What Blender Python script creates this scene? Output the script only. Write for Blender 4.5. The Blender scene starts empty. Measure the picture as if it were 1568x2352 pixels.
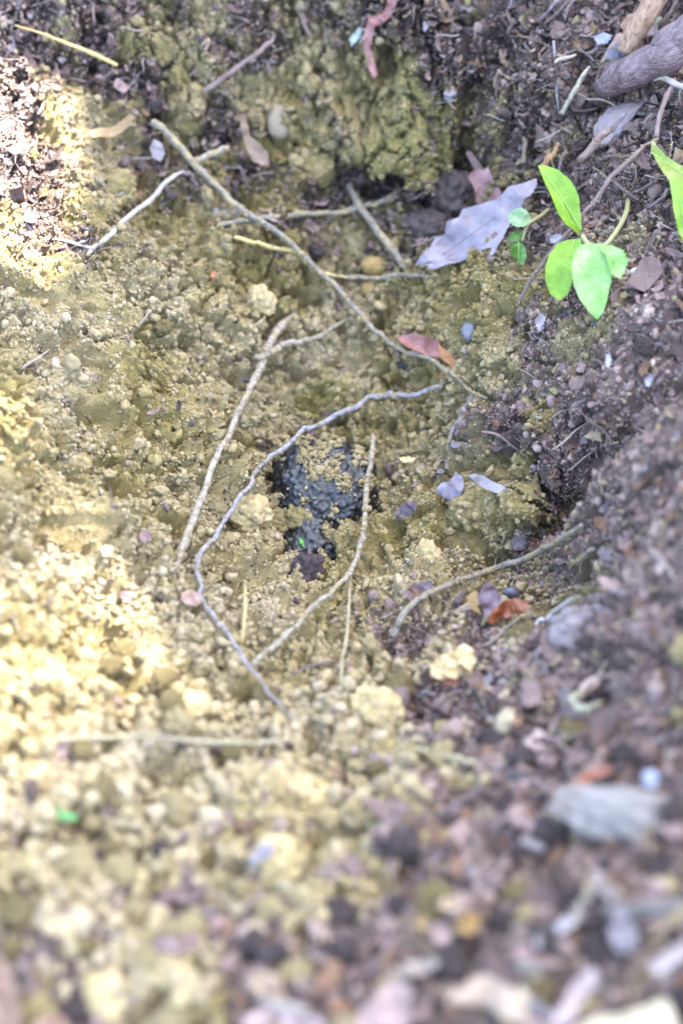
import bpy, bmesh, math, random
import numpy as np
from mathutils import Vector, Matrix, noise as mnoise

random.seed(7)
RNG = np.random.default_rng(11)
sc = bpy.context.scene
col = sc.collection
R = math.radians

# ------------------------------------------------------------------ camera
TH = R(55.0); DIST = 0.90; S = 0.34 / 1568.0           # pitch, distance, metres per (1568 wide) pixel at DIST
CAM = np.array([0.0, -DIST * math.cos(TH), DIST * math.sin(TH)])
FWD = np.array([0.0, math.cos(TH), -math.sin(TH)])
UP = np.array([0.0, math.sin(TH), math.cos(TH)])
cam_d = bpy.data.cameras.new('camera')
cam_d.sensor_fit = 'AUTO'; cam_d.sensor_width = 36.0
cam_d.lens = 36.0 * DIST / (2352 * S)
cam_d.clip_start = 0.01; cam_d.clip_end = 200.0
cam_d.dof.use_dof = True
cam_d.dof.focus_distance = 0.897
cam_d.dof.aperture_fstop = 2.8
cam_d.dof.aperture_blades = 7
cam = bpy.data.objects.new('camera', cam_d); col.objects.link(cam)
cam.location = CAM; cam.rotation_euler = (math.pi / 2 - TH, 0, 0)
sc.camera = cam

# ------------------------------------------------------------------ sky, sun, exposure
SUN = np.array([0.36, 0.24, 0.90]); SUN /= np.linalg.norm(SUN)     # direction towards the sun
w = bpy.data.worlds.new('World'); sc.world = w; w.use_nodes = True
nt = w.node_tree; nt.nodes.clear()
sky = nt.nodes.new('ShaderNodeTexSky'); sky.sky_type = 'NISHITA'; sky.sun_disc = False
sky.sun_elevation = math.asin(SUN[2]); sky.sun_rotation = math.atan2(SUN[0], SUN[1])
sky.dust_density = 2.4; sky.air_density = 1.0; sky.ozone_density = 0.6
bg = nt.nodes.new('ShaderNodeBackground'); bg.inputs[1].default_value = 0.15
wo = nt.nodes.new('ShaderNodeOutputWorld')
nt.links.new(sky.outputs[0], bg.inputs[0]); nt.links.new(bg.outputs[0], wo.inputs[0])
sun_d = bpy.data.lights.new('sun', 'SUN'); sun_d.energy = 4.0; sun_d.angle = R(0.55); sun_d.color = (1.0, 0.95, 0.88)
sun = bpy.data.objects.new('sun', sun_d); col.objects.link(sun)
sun.rotation_euler = Vector(SUN).to_track_quat('Z', 'Y').to_euler(); sun.location = (2, 1.5, 4)
vs = sc.view_settings
vs.view_transform = 'Standard'; vs.look = 'None'; vs.gamma = 1.0; vs.use_curve_mapping = False
vs.exposure = 3.82
sc.cycles.use_denoising = True
sc.cycles.max_bounces = 6; sc.cycles.diffuse_bounces = 2; sc.cycles.glossy_bounces = 2
sc.cycles.transmission_bounces = 3; sc.cycles.transparent_max_bounces = 4
sc.cycles.caustics_reflective = False; sc.cycles.caustics_refractive = False

# ------------------------------------------------------------------ noise helpers (numpy)
def _h(ix, iy, iz, seed):
    n = (ix.astype(np.int64) * 374761393 + iy.astype(np.int64) * 668265263 + iz.astype(np.int64) * 2147483647 + seed * 1274126177) & 0xFFFFFFFF
    n = ((n ^ (n >> 13)) * 1274126177) & 0xFFFFFFFF
    n = ((n ^ (n >> 15)) * 2246822519) & 0xFFFFFFFF
    return ((n ^ (n >> 16)) & 0xFFFFFF) / float(0xFFFFFF)
def vn3(x, y, z, seed=0):
    ix, iy, iz = np.floor(x), np.floor(y), np.floor(z)
    fx, fy, fz = x - ix, y - iy, z - iz
    fx = fx * fx * (3 - 2 * fx); fy = fy * fy * (3 - 2 * fy); fz = fz * fz * (3 - 2 * fz)
    r = 0
    for dx in (0, 1):
        for dy in (0, 1):
            for dz in (0, 1):
                r = r + _h(ix + dx, iy + dy, iz + dz, seed) * (fx if dx else 1 - fx) * (fy if dy else 1 - fy) * (fz if dz else 1 - fz)
    return r * 2 - 1
def vn2(x, y, seed=0):
    ix, iy = np.floor(x), np.floor(y)
    fx, fy = x - ix, y - iy
    fx = fx * fx * fx * (fx * (fx * 6 - 15) + 10); fy = fy * fy * fy * (fy * (fy * 6 - 15) + 10)
    z0 = np.zeros_like(ix)
    a = _h(ix, iy, z0, seed); b = _h(ix + 1, iy, z0, seed); c = _h(ix, iy + 1, z0, seed); d = _h(ix + 1, iy + 1, z0, seed)
    return ((a * (1 - fx) + b * fx) * (1 - fy) + (c * (1 - fx) + d * fx) * fy) * 2 - 1
def fbm2(x, y, f, n, seed=0):
    r = 0; a = 1.0
    for i in range(n):
        r = r + a * vn2(x * f + 17.3 * i, y * f - 9.1 * i, seed + i); f *= 2.03; a *= 0.5
    return r
def worley2(x, y, f, seed=0):
    x = x * f; y = y * f
    ix, iy = np.floor(x), np.floor(y)
    F = np.full(x.shape, 9.0); G = np.full(x.shape, 9.0); K = np.zeros(x.shape); z0 = np.zeros_like(ix)
    for dx in (-1, 0, 1):
        for dy in (-1, 0, 1):
            jx, jy = ix + dx, iy + dy
            px = jx + _h(jx, jy, z0, seed); py = jy + _h(jx, jy, z0 + 5, seed)
            d = np.hypot(px - x, py - y); k = _h(jx, jy, z0 + 9, seed)
            m = d < F; G = np.where(m, F, np.minimum(G, d)); F = np.where(m, d, F); K = np.where(m, k, K)
    return F, K, G - F
def worley3(p, f, seed=0):
    q = p * f; i0 = np.floor(q)
    F1 = np.full(len(p), 9.0); F2 = np.full(len(p), 9.0); K = np.zeros(len(p))
    for dx in (-1, 0, 1):
        for dy in (-1, 0, 1):
            for dz in (-1, 0, 1):
                j = i0 + np.array([dx, dy, dz])
                c = j + np.stack([_h(j[:, 0], j[:, 1], j[:, 2], seed + s) for s in (0, 1, 2)], 1)
                d = np.linalg.norm(c - q, axis=1); k = _h(j[:, 0], j[:, 1], j[:, 2], seed + 3)
                m = d < F1
                F2 = np.where(m, F1, np.minimum(F2, d)); K = np.where(m, k, K); F1 = np.where(m, d, F1)
    return F1, F2, K
def sstep(a, b, x):
    t = np.clip((x - a) / (b - a), 0, 1); return t * t * (3 - 2 * t)

# ------------------------------------------------------------------ lie of the land: seen points with their heights (cm)
def ray(px, py):
    d = FWD * DIST + np.array([(px - 784) * S, 0, 0]) + UP * ((1176 - py) * S)
    return d
def on_z(px, py, z):
    d = ray(px, py); t = (z - CAM[2]) / d[2]
    return CAM + d * t
LAND = [
 (745,1150,-1.5),(770,1240,-1.3),(835,1200,-.9),(700,1240,-1.7),(745,1010,-0.2),(600,1120,0.3),(890,1150,-0.2),(720,1300,-1.0),(600,1350,1.2),(880,1350,0.6),(640,1200,-.6),
 (400,900,2.4),(200,1000,4.6),(0,1000,7),(0,700,8),(200,720,5.4),(400,650,3.4),(0,1400,7),(200,1400,5),(400,1300,3),(480,1100,1.8),
 (400,400,4.2),(200,420,6),(0,400,9),(100,100,9),(400,120,8),(600,300,4.9),(640,500,3.0),(700,700,1.3),(750,850,0.2),
 (900,600,1.9),(850,435,2.2),(1010,430,1.5),(1000,340,4.6),(950,200,6.6),(800,0,9.5),(1000,0,9.8),(1150,200,8),(1200,0,10.5),
 (1400,100,10.5),(1560,0,12),(1400,300,8.5),(1560,300,10),(1250,450,5.6),(1100,600,3.6),(1050,520,2.8),(1000,700,1.6),(1100,760,3.6),
 (1200,650,5.4),(1400,600,8),(1560,600,9),(1400,900,6.6),(1560,900,8.6),(1220,850,3.6),(1140,950,2.5),(1040,930,0.6),(1050,1050,0.2),
 (1150,1060,1.6),(1250,1050,2.9),(1400,1100,5.4),(1560,1200,10.5),(1150,1225,-0.2),(1265,1215,-1.0),(1300,1270,-1.6),(1345,1165,3.4),
 (1210,1145,2.0),(1420,1290,6.4),(1050,1350,0.5),(1150,1420,0.6),(1270,1400,0.6),(1360,1430,5.6),(1500,1450,9),(1150,1550,3.6),(1300,1600,6.2),
 (950,1500,2.2),(800,1560,2.8),(600,1560,2.8),(400,1560,4.2),(200,1600,5.8),(0,1700,7.4),(870,1690,3.6),
 (0,1950,7.5),(400,1900,6),(800,1880,6.2),(1200,1880,8),(1560,1800,11),(0,2340,9),(400,2340,9),(800,2340,10),(1200,2340,11),(1560,2340,12.5),(1560,1550,9.5),
]
LP = np.array([on_z(a, b, c / 100 - .017 * math.exp(-((a - 750) ** 2 + (b - 1120) ** 2) / 330 ** 2)) for a, b, c in LAND])
def _tps(r2): return 0.5 * r2 * np.log(r2 + 1e-9)
_n = len(LP)
_A = _tps(((LP[:, None, :2] - LP[None, :, :2]) ** 2).sum(-1)) + np.eye(_n) * 2e-5
_P = np.c_[np.ones(_n), LP[:, :2]]
_sol = np.linalg.solve(np.block([[_A, _P], [_P.T, np.zeros((3, 3))]]), np.r_[LP[:, 2], 0, 0, 0])
BX = (-0.26, 0.26); BY = (-0.27, 0.36)
def H0(x, y):
    x = np.asarray(x, float); y = np.asarray(y, float)
    cx = np.clip(x, *BX); cy = np.clip(y, *BY)
    sh = cx.shape; cx = cx.ravel(); cy = cy.ravel()
    z = _sol[_n] + _sol[_n + 1] * cx + _sol[_n + 2] * cy
    for i in range(_n):
        z = z + _sol[i] * _tps((cx - LP[i, 0]) ** 2 + (cy - LP[i, 1]) ** 2)
    z = z.reshape(sh)
    out = np.hypot(x - np.clip(x, *BX), y - np.clip(y, *BY))
    k = sstep(0.0, 0.8, out)
    return z * (1 - k) + 0.10 * k + 0.05 * sstep(0.1, 2, out) * vn2(x * 1.3, y * 1.3, 91)
_cache = {}
def P(px, py, h=0.0):
    """world point where the line of sight through (px,py) comes down on the land (plus h)"""
    k = (px, py, h)
    if k in _cache: return _cache[k].copy()
    d = ray(px, py); t = np.linspace(0.55, 1.6, 420)
    q = CAM + d * t[:, None]
    g = q[:, 2] - H0(q[:, 0], q[:, 1]) - h
    i = int(np.argmax(g < 0)); i = max(i, 1)
    a = g[i - 1] / (g[i - 1] - g[i] + 1e-12)
    r = q[i - 1] * (1 - a) + q[i] * a
    _cache[k] = r
    return r.copy()
def to_px(p):
    v = p - CAM; f = v @ FWD
    return 784 + v[..., 0] / f * DIST / S, 1176 - (v @ UP) / f * DIST / S

# where dark humus lies (0 ochre loam, 1 humus); at upper left it paints the sun patch's tint
ZONE = [(60,60,.75),(250,60,.6),(400,40,.55),(250,220,.5),(50,200,.55),(170,320,.1),(40,270,.85),(60,340,.85),(40,400,.8),(60,470,.8),(90,540,.6),(600,60,.6),(800,60,.75),(1000,60,.9),(1120,100,.9),(950,200,.12),(900,280,.08),
 (1050,250,.25),(820,180,.3),(500,300,.6),(600,340,.45),(470,200,.35),(700,200,.2),(650,280,.2),(1000,410,.95),(860,430,.7),(740,440,.7),(1050,470,.95),(930,520,.7),(1150,300,.7),(720,350,.1),
 (1140,420,.4),(1230,200,1),(1400,100,1),(1560,50,1),(1300,400,.95),(1500,400,1),(1300,650,.62),(1500,800,1),(1230,720,.38),(1120,700,.12),(1140,800,.08),(1240,800,.36),(1290,770,.6),(1200,900,.42),(1260,900,.68),(1200,960,.5),(1350,950,.85),
 (1280,1080,.6),(1230,1120,.3),(1380,1200,.62),(1500,1200,1),(1330,1260,.5),(1450,1350,1),(1560,1000,1),(1100,1150,.1),(1150,1220,.25),(1200,1260,.45),(1000,1250,.1),(1150,1380,.3),(1300,1400,.3),
 (1100,1480,.6),(900,1520,.5),(820,1530,.4),(1000,1600,.8),(1150,1650,.75),(1330,1500,1),(850,1640,.02),(700,1600,.06),(700,1480,.08),(1020,1440,.3),(1000,1780,.4),(880,1760,.2),(1080,1870,.8),(1300,1750,1),
 (700,1900,.04),(700,2000,.15),(900,2020,.7),(500,2100,.6),(600,2160,.9),(330,2000,.35),(450,1900,.25),(100,2000,.1),(100,2250,.35),(300,2300,.35),(450,2300,.25),(680,2090,.1),(720,2250,.75),(900,2280,.95),
 (1200,2100,1),(1560,2250,1),(1560,1600,1),(1300,2330,1),(0,600,0),(0,1000,0),(0,1400,0),(200,800,.05),(200,1200,0),(200,1600,.02),(0,1750,.1),(400,1000,.05),(400,1450,0),(400,700,.1),(500,560,.2),
 (600,620,.15),(750,720,.12),(900,700,.15),(1000,650,.12),(600,900,.12),(750,880,.05),(900,1000,.15),(1000,1000,.1),(1050,880,.15),(300,550,.15),(200,500,.1),(330,400,.25),(520,1350,.02),(650,1350,.05),(850,1300,.05),(550,1750,.1),(250,1800,.15)]
ZP = np.array([P(a, b)[:2] for a, b, c in ZONE]); ZV = np.array([c for a, b, c in ZONE])
MOSSY = [(P(a, b)[:2], r) for a, b, r in ((900, 265, .022), (960, 200, .024), (850, 325, .014), (1030, 240, .018), (730, 900, .012), (1000, 320, .016))]
def moss(x, y):
    m = 0
    for (mx, my), r in MOSSY: m = np.maximum(m, np.exp(-((x - mx) ** 2 + (y - my) ** 2) / r ** 2))
    return np.clip(m * 1.3 + 0.5 * vn2(x * 140, y * 140, 88) * (m > .1), 0, 1) * .5
def humus(x, y):
    num = 0; den = 0
    for (zx, zy), v in zip(ZP, ZV):
        wt = 1.0 / ((x - zx) ** 2 + (y - zy) ** 2 + 1.2e-4) ** 2
        num = num + wt * v; den = den + wt
    return num / den
def humus_n(x, y):
    h = humus(x, y)
    n = fbm2(x, y, 60, 4, 50) * 0.62
    return sstep(0.22, 0.80, h + n * 0.55 * (1 - 0.5 * np.abs(2 * h - 1)))

def pits(x, y):
    return 0.0085 * sstep(0.42, 0.66, vn2(x * 75, y * 75, 33)) + 0.0065 * sstep(0.42, 0.64, vn2(x * 150, y * 150, 34))
def Hd(x, y):
    """land with its clods and crumbs"""
    h = humus(x, y)
    z = H0(x, y)
    z = z + 0.0062 * fbm2(x, y, 38, 3, 1)
    lump = sstep(-0.3, 0.5, vn2(x * 45, y * 45, 8))
    F, K, E = worley2(x + 0.0045 * fbm2(x, y, 110, 2, 3), y + 0.0045 * fbm2(x, y, 110, 2, 5), 85, 21)
    z = z + (0.0058 * (0.4 + K) * lump) * np.sqrt(np.clip(1 - (F / 0.75) ** 2, 0, 1)) * (1 - 0.45 * h)
    z = z - 0.0068 * (1 - sstep(0.02, 0.22, E)) * sstep(-0.35, 0.3, vn2(x * 33, y * 33, 15))
    F, K, E = worley2(x + 0.001 * vn2(x * 300, y * 300, 5), y + 0.001 * vn2(x * 300, y * 300, 6), 230, 22)
    z = z + 0.0019 * (0.2 + K) * np.sqrt(np.clip(1 - (F / 0.8) ** 2, 0, 1)) * (0.55 + 0.45 * vn2(x * 70, y * 70, 14))
    F, K, E = worley2(x + 0.003 * fbm2(x, y, 190, 2, 25), y + 0.003 * fbm2(x, y, 190, 2, 27), 145, 23)
    z = z + 0.0028 * (0.3 + K) * np.sqrt(np.clip(1 - (F / 0.72) ** 2, 0, 1)) * sstep(-.4, .5, vn2(x * 50, y * 50, 19)) - 0.0042 * (1 - sstep(0.02, 0.22, E)) * sstep(-.2, .4, vn2(x * 41, y * 41, 18))
    # cracks and small pits
    z = z - pits(x, y) * (1 - .6 * h)
    z = z + 0.0014 * fbm2(x, y, 330, 2, 40)
    return z

def surf(x, y, up=0.0):
    """the land's surface with its relief standing out square to the slope"""
    z0 = H0(x, y); d = Hd(x, y) - z0 + up; e = 0.0015
    gx_ = (H0(x + e, y) - H0(x - e, y)) / (2 * e); gy_ = (H0(x, y + e) - H0(x, y - e)) / (2 * e)
    k = d / np.sqrt(1 + gx_ ** 2 + gy_ ** 2)
    return x - gx_ * k, y - gy_ * k, z0 + k

# ------------------------------------------------------------------ materials
MATS = {}
def mat(name, c1, c2=None, rough=0.9, scale=300, bump=0.4, bscale=None, trans=0.0, spec=0.25, dust=None, dustamt=0.0, c3=None, stretch=None, contrast=0.18):
    if name in MATS: return MATS[name]
    c1 = tuple(0.545 * k for k in c1); c2 = tuple(0.545 * k for k in c2) if c2 else None; c3 = tuple(0.545 * k for k in c3) if c3 else None
    m = bpy.data.materials.new(name); m.use_nodes = True; t = m.node_tree; N = t.nodes; L = t.links
    b = N['Principled BSDF']; b.inputs['Roughness'].default_value = rough; b.inputs['Specular IOR Level'].default_value = spec
    tc = N.new('ShaderNodeTexCoord'); vec = tc.outputs['Object']
    if stretch:
        mp = N.new('ShaderNodeMapping'); mp.vector_type = 'TEXTURE'; mp.inputs['Scale'].default_value = stretch[0]; mp.inputs['Rotation'].default_value = stretch[1]; L.new(vec, mp.inputs[0]); vec = mp.outputs[0]
    nz = N.new('ShaderNodeTexNoise'); nz.inputs['Scale'].default_value = scale; nz.inputs['Detail'].default_value = 5; nz.inputs['Roughness'].default_value = 0.65
    L.new(vec, nz.inputs['Vector'])
    cr = N.new('ShaderNodeValToRGB'); e = cr.color_ramp.elements
    e[0].position = 0.5 - contrast; e[1].position = 0.5 + contrast
    e[0].color = (*c1, 1); e[1].color = (*(c2 or c1), 1)
    if c3: x = cr.color_ramp.elements.new(0.5); x.color = (*c3, 1)
    L.new(nz.outputs[0], cr.inputs[0]); cout = cr.outputs[0]
    if dust:
        n2 = N.new('ShaderNodeTexNoise'); n2.inputs['Scale'].default_value = scale * 0.45; n2.inputs['Detail'].default_value = 6; n2.inputs['Roughness'].default_value = 0.7
        L.new(tc.outputs['Object'], n2.inputs['Vector'])
        r2 = N.new('ShaderNodeMapRange'); r2.inputs[1].default_value = 0.62 - dustamt * 0.4; r2.inputs[2].default_value = 0.70 - dustamt * 0.4
        L.new(n2.outputs[0], r2.inputs[0])
        mx = N.new('ShaderNodeMix'); mx.data_type = 'RGBA'; L.new(r2.outputs[0], mx.inputs[0]); L.new(cout, mx.inputs[6]); mx.inputs[7].default_value = (*dust, 1)
        cout = mx.outputs[2]
    L.new(cout, b.inputs['Base Color'])
    if bump:
        n3 = N.new('ShaderNodeTexNoise'); n3.inputs['Scale'].default_value = bscale or scale * 2.2; n3.inputs['Detail'].default_value = 4
        L.new(vec, n3.inputs['Vector'])
        bp = N.new('ShaderNodeBump'); bp.inputs['Strength'].default_value = bump; bp.inputs['Distance'].default_value = 0.0012
        L.new(n3.outputs[0], bp.inputs['Height']); L.new(bp.outputs[0], b.inputs['Normal'])
    if trans:
        tr = N.new('ShaderNodeBsdfTranslucent'); L.new(cout, tr.inputs['Color'])
        ms = N.new('ShaderNodeMixShader'); ms.inputs[0].default_value = trans
        L.new(b.outputs[0], ms.inputs[1]); L.new(tr.outputs[0], ms.inputs[2]); L.new(ms.outputs[0], N['Material Output'].inputs[0])
    MATS[name] = m
    return m
def attr_mat(name, atype, nscale, var, bump, bscale, dist, rough=0.95, spec=0.15):
    m = bpy.data.materials.new(name); m.use_nodes = True; t = m.node_tree; N = t.nodes; L = t.links
    b = N['Principled BSDF']; b.inputs['Roughness'].default_value = rough; b.inputs['Specular IOR Level'].default_value = spec
    at = N.new('ShaderNodeAttribute'); at.attribute_type = atype; at.attribute_name = 'col'
    ge = N.new('ShaderNodeNewGeometry')
    nz = N.new('ShaderNodeTexNoise'); nz.inputs['Scale'].default_value = nscale; nz.inputs['Detail'].default_value = 4; nz.inputs['Roughness'].default_value = 0.6
    L.new(ge.outputs['Position'], nz.inputs['Vector'])
    mr = N.new('ShaderNodeMapRange'); mr.inputs[1].default_value = 0.3; mr.inputs[2].default_value = 0.7; mr.inputs[3].default_value = 1 - var; mr.inputs[4].default_value = 1 + var
    L.new(nz.outputs[0], mr.inputs[0])
    vm = N.new('ShaderNodeVectorMath'); vm.operation = 'SCALE'; L.new(at.outputs['Color'], vm.inputs[0]); L.new(mr.outputs[0], vm.inputs['Scale'])
    L.new(vm.outputs[0], b.inputs['Base Color'])
    n3 = N.new('ShaderNodeTexNoise'); n3.inputs['Scale'].default_value = bscale; n3.inputs['Detail'].default_value = 4
    L.new(ge.outputs['Position'], n3.inputs['Vector'])
    bp = N.new('ShaderNodeBump'); bp.inputs['Strength'].default_value = bump; bp.inputs['Distance'].default_value = dist
    L.new(n3.outputs[0], bp.inputs['Height']); L.new(bp.outputs[0], b.inputs['Normal'])
    return m
OCHRE = np.array([0.246, 0.192, 0.094]); OLIVE = np.array([0.170, 0.130, 0.038]); HUM = np.array([0.115, 0.086, 0.079]); PALE = np.array([0.32, 0.26, 0.165])
MOSS = np.array([0.150, 0.135, 0.030])
OC = tuple(OCHRE)

# ------------------------------------------------------------------ object helpers
def tag(o, label=None, cat=None, group=None, kind=None):
    if label: o['label'] = label
    if cat: o['category'] = cat
    if group: o['group'] = group
    if kind: o['kind'] = kind
    return o
def mesh_np(name, verts, faces, m, smooth=True):
    me = bpy.data.meshes.new(name)
    me.from_pydata([tuple(v) for v in verts], [], [tuple(f) for f in faces]); me.update()
    if m: me.materials.append(m)
    if smooth: me.polygons.foreach_set('use_smooth', [True] * len(me.polygons))
    return me
def add(name, verts, faces, m, parent=None, smooth=True, origin=None):
    v = np.asarray(verts, float)
    c = np.array(origin) if origin is not None else (np.array(parent.location) if parent and origin is None else v.mean(0))
    o = bpy.data.objects.new(name, mesh_np(name, v - c, faces, m, smooth)); col.objects.link(o)
    if parent:
        o.parent = parent
        if np.abs(c - np.array(parent.location)).max() > 1e-9: o.location = Vector(c - np.array(parent.location))
    else: o.location = Vector(c)
    return o
def empty(name, loc):
    o = bpy.data.objects.new(name, None); col.objects.link(o); o.location = Vector(loc); o.empty_display_size = 0.01
    return o
def spline(pts, n):
    p = np.asarray(pts, float)
    if len(p) == 2: p = np.array([p[0], (p[0] + p[1]) / 2, p[1]])
    q = np.vstack([2 * p[0] - p[1], p, 2 * p[-1] - p[-2]])
    out = []
    seg = len(p) - 1; per = max(2, int(math.ceil(n / seg)))
    for i in range(seg):
        a, b, c, d = q[i:i + 4]
        for t in np.linspace(0, 1, per, endpoint=False):
            out.append(0.5 * ((2 * b) + (c - a) * t + (2 * a - 5 * b + 4 * c - d) * t * t + (3 * b - a - 3 * c + d) * t ** 3))
    out.append(p[-1])
    return np.array(out)
def tube(pts, radii, n=40, seg=9, knob=0.15, seed=0, wob=0.0, blunt=0.5, flat=None):
    """pts: centre line, radii: one per point; returns verts, faces"""
    c = spline(pts, n); k = len(c)
    rr = np.interp(np.linspace(0, 1, k), np.linspace(0, 1, len(radii)), radii)
    if knob > .06: rr = rr * (1 - .45 * sstep(.82, 1, np.linspace(0, 1, k)))
    if wob:
        tt = np.linspace(0, k * 0.23, k)
        z0 = np.zeros(k)
        c = c + wob * np.stack([vn2(tt, z0 + seed, 1 + s) for s in (0, 1, 2)], 1)
    T = np.gradient(c, axis=0); T /= np.linalg.norm(T, axis=1)[:, None] + 1e-12
    u = np.cross(T[0], [0.13, 0.2, 0.97]); u /= np.linalg.norm(u)
    V = []; F = []
    ang = np.linspace(0, 2 * math.pi, seg, endpoint=False)
    for i in range(k):
        u = u - T[i] * (u @ T[i]); u /= np.linalg.norm(u); v = np.cross(T[i], u)
        r = rr[i] * (1 + knob * 1.3 * vn2(np.array([i * 0.2]), np.array([seed * 3.1]), 7)[0] + knob * 2.4 * max(0, vn2(np.array([i * 0.13]), np.array([seed * 1.7]), 27)[0] - .45))
        if i in (0, k - 1): r *= blunt
        kn = 1 + knob * 1.2 * vn3(np.cos(ang) * 1.5, np.sin(ang) * 1.5, np.full(seg, i * 0.35 + seed * 5), 3)
        fl = flat if flat else 1.0
        V.append(c[i] + r * (np.outer(np.cos(ang) * kn, u) + fl * np.outer(np.sin(ang) * kn, v)))
    V = np.vstack(V)
    for i in range(k - 1):
        for j in range(seg):
            a = i * seg + j; b = i * seg + (j + 1) % seg
            F.append((a, b, b + seg, a + seg))
    F.append(tuple(range(seg - 1, -1, -1))); F.append(tuple(range((k - 1) * seg, k * seg)))
    return V, F
ROOTV = []
def px_r(wpx, p):                 # radius in metres of something wpx wide at p
    return 0.5 * wpx * S * float((p - CAM) @ FWD) / DIST
def path(pp):
    """pp: list of (px,py,h_mm)"""
    return np.array([P(a, b, (h + ((0.8 + (5 if b < 420 else 3 if b > 1600 else 0)) if h > 0 else 0)) / 1000) for a, b, h in pp])
_seed = [0]
def root(name, pp, wpx, m, label=None, cat=None, group=None, parent=None, n=70, knob=0.09, wob=0.0003, kink=0.0005, seg=10, blunt=0.85):
    _seed[0] += 1
    c = path(pp)
    wl = wpx if isinstance(wpx, (list, tuple)) else [wpx, wpx * 0.8]
    wi = np.interp(np.linspace(0, 1, len(c)), np.linspace(0, 1, len(wl)), wl)
    rad = [px_r(wi[i] * (0.76 if wi[i] < 30 else 1.0), c[i]) for i in range(len(c))]
    # a root runs in short straightish lengths with slight kinks
    if kink and len(c) > 2:
        c2 = [c[0]]
        for i in range(1, len(c)):
            d = c[i] - c[i - 1]; c2.append(c[i - 1] + d * random.uniform(.35, .65) + kink * np.array([random.gauss(0, 1), random.gauss(0, 1), random.gauss(0, .6)])); c2.append(c[i])
        rad = list(np.interp(np.linspace(0, 1, len(c2)), np.linspace(0, 1, len(rad)), rad)); c = np.array(c2)
    v, f = tube(c, rad, n * 2, seg, knob, _seed[0], wob, blunt)
    if max(rad) < .004 and min(pp, key=lambda q: q[1])[1] > 250: ROOTV.append(v)
    o = add(name, v, f, m, parent)
    if label: tag(o, label, cat, group)
    return o
ICO = {}
def ico(sub):
    if sub not in ICO:
        bm = bmesh.new(); bmesh.ops.create_icosphere(bm, subdivisions=sub, radius=1.0)
        bm.verts.ensure_lookup_table()
        ICO[sub] = (np.array([v.co[:] for v in bm.verts]), [tuple(v.index for v in f.verts) for f in bm.faces]); bm.free()
    return ICO[sub]
def lump_verts(sub, seed, rough=0.25, crumb=0.10, facet=0.0):
    v, f = ico(sub); s = seed * 7.77
    n = vn3(v[:, 0] * 1.3 + s, v[:, 1] * 1.3, v[:, 2] * 1.3, seed) + 0.5 * vn3(v[:, 0] * 2.9, v[:, 1] * 2.9 + s, v[:, 2] * 2.9, seed + 1)
    r = 1 + rough * n
    if crumb:
        F1, F2, K = worley3(v + s, 2.6, seed + 5)
        r = r + crumb * (np.sqrt(np.clip(1 - (F1 / 0.8) ** 2, 0, 1)) * (0.4 + K) * 2 - 0.8)
        if sub >= 4:
            F1, F2, K = worley3(v - s, 6.5, seed + 9); r = r + crumb * 0.45 * np.sqrt(np.clip(1 - (F1 / 0.8) ** 2, 0, 1)) * (0.3 + K)
    q = v * r[:, None]
    if facet:
        for i in range(7):
            d = np.array([_h(np.array([i]), np.array([seed]), np.array([k]), 77)[0] - 0.5 for k in range(3)]); d /= np.linalg.norm(d)
            lim = 0.72 + 0.15 * i / 7; e = q @ d - lim
            q = q - np.outer(np.clip(e, 0, None) * facet, d)
    return q, f
def rotm(rx, ry, rz):
    return np.array(Matrix.Rotation(rz, 3, 'Z') @ Matrix.Rotation(ry, 3, 'Y') @ Matrix.Rotation(rx, 3, 'X'))
def lump(name, px, py, wpx, hpx, m, label=None, cat=None, group=None, sub=4, seed=1, sink=0.35, tilt=0.0, rough=0.24, crumb=0.15, thick=None, parent=None, lift=0.0, facet=0.0):
    """lump whose seen size is wpx x hpx; tilt turns it in the picture plane about the line of sight"""
    g = P(px, py); rw = px_r(wpx, g); rh = px_r(hpx, g); rd = thick * (rw + rh) / 2 if thick else (rw + rh) / 2 * 0.8
    q, f = lump_verts(sub, seed, rough, crumb, facet)
    ca, sa = math.cos(R(tilt)), math.sin(R(tilt))
    ax = np.array([1.0, 0, 0]) * ca + UP * sa; ay = -np.array([1.0, 0, 0]) * sa + UP * ca
    V = np.outer(q[:, 0] * rw, ax) + np.outer(q[:, 1] * rh, ay) - np.outer(q[:, 2] * rd, FWD)
    c = g - FWD * (rd * (1 - 2 * sink) + lift)
    o = add(name, V + c, f, m, parent, origin=None if parent else c)
    if label: tag(o, label, cat, group)
    return o
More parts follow.
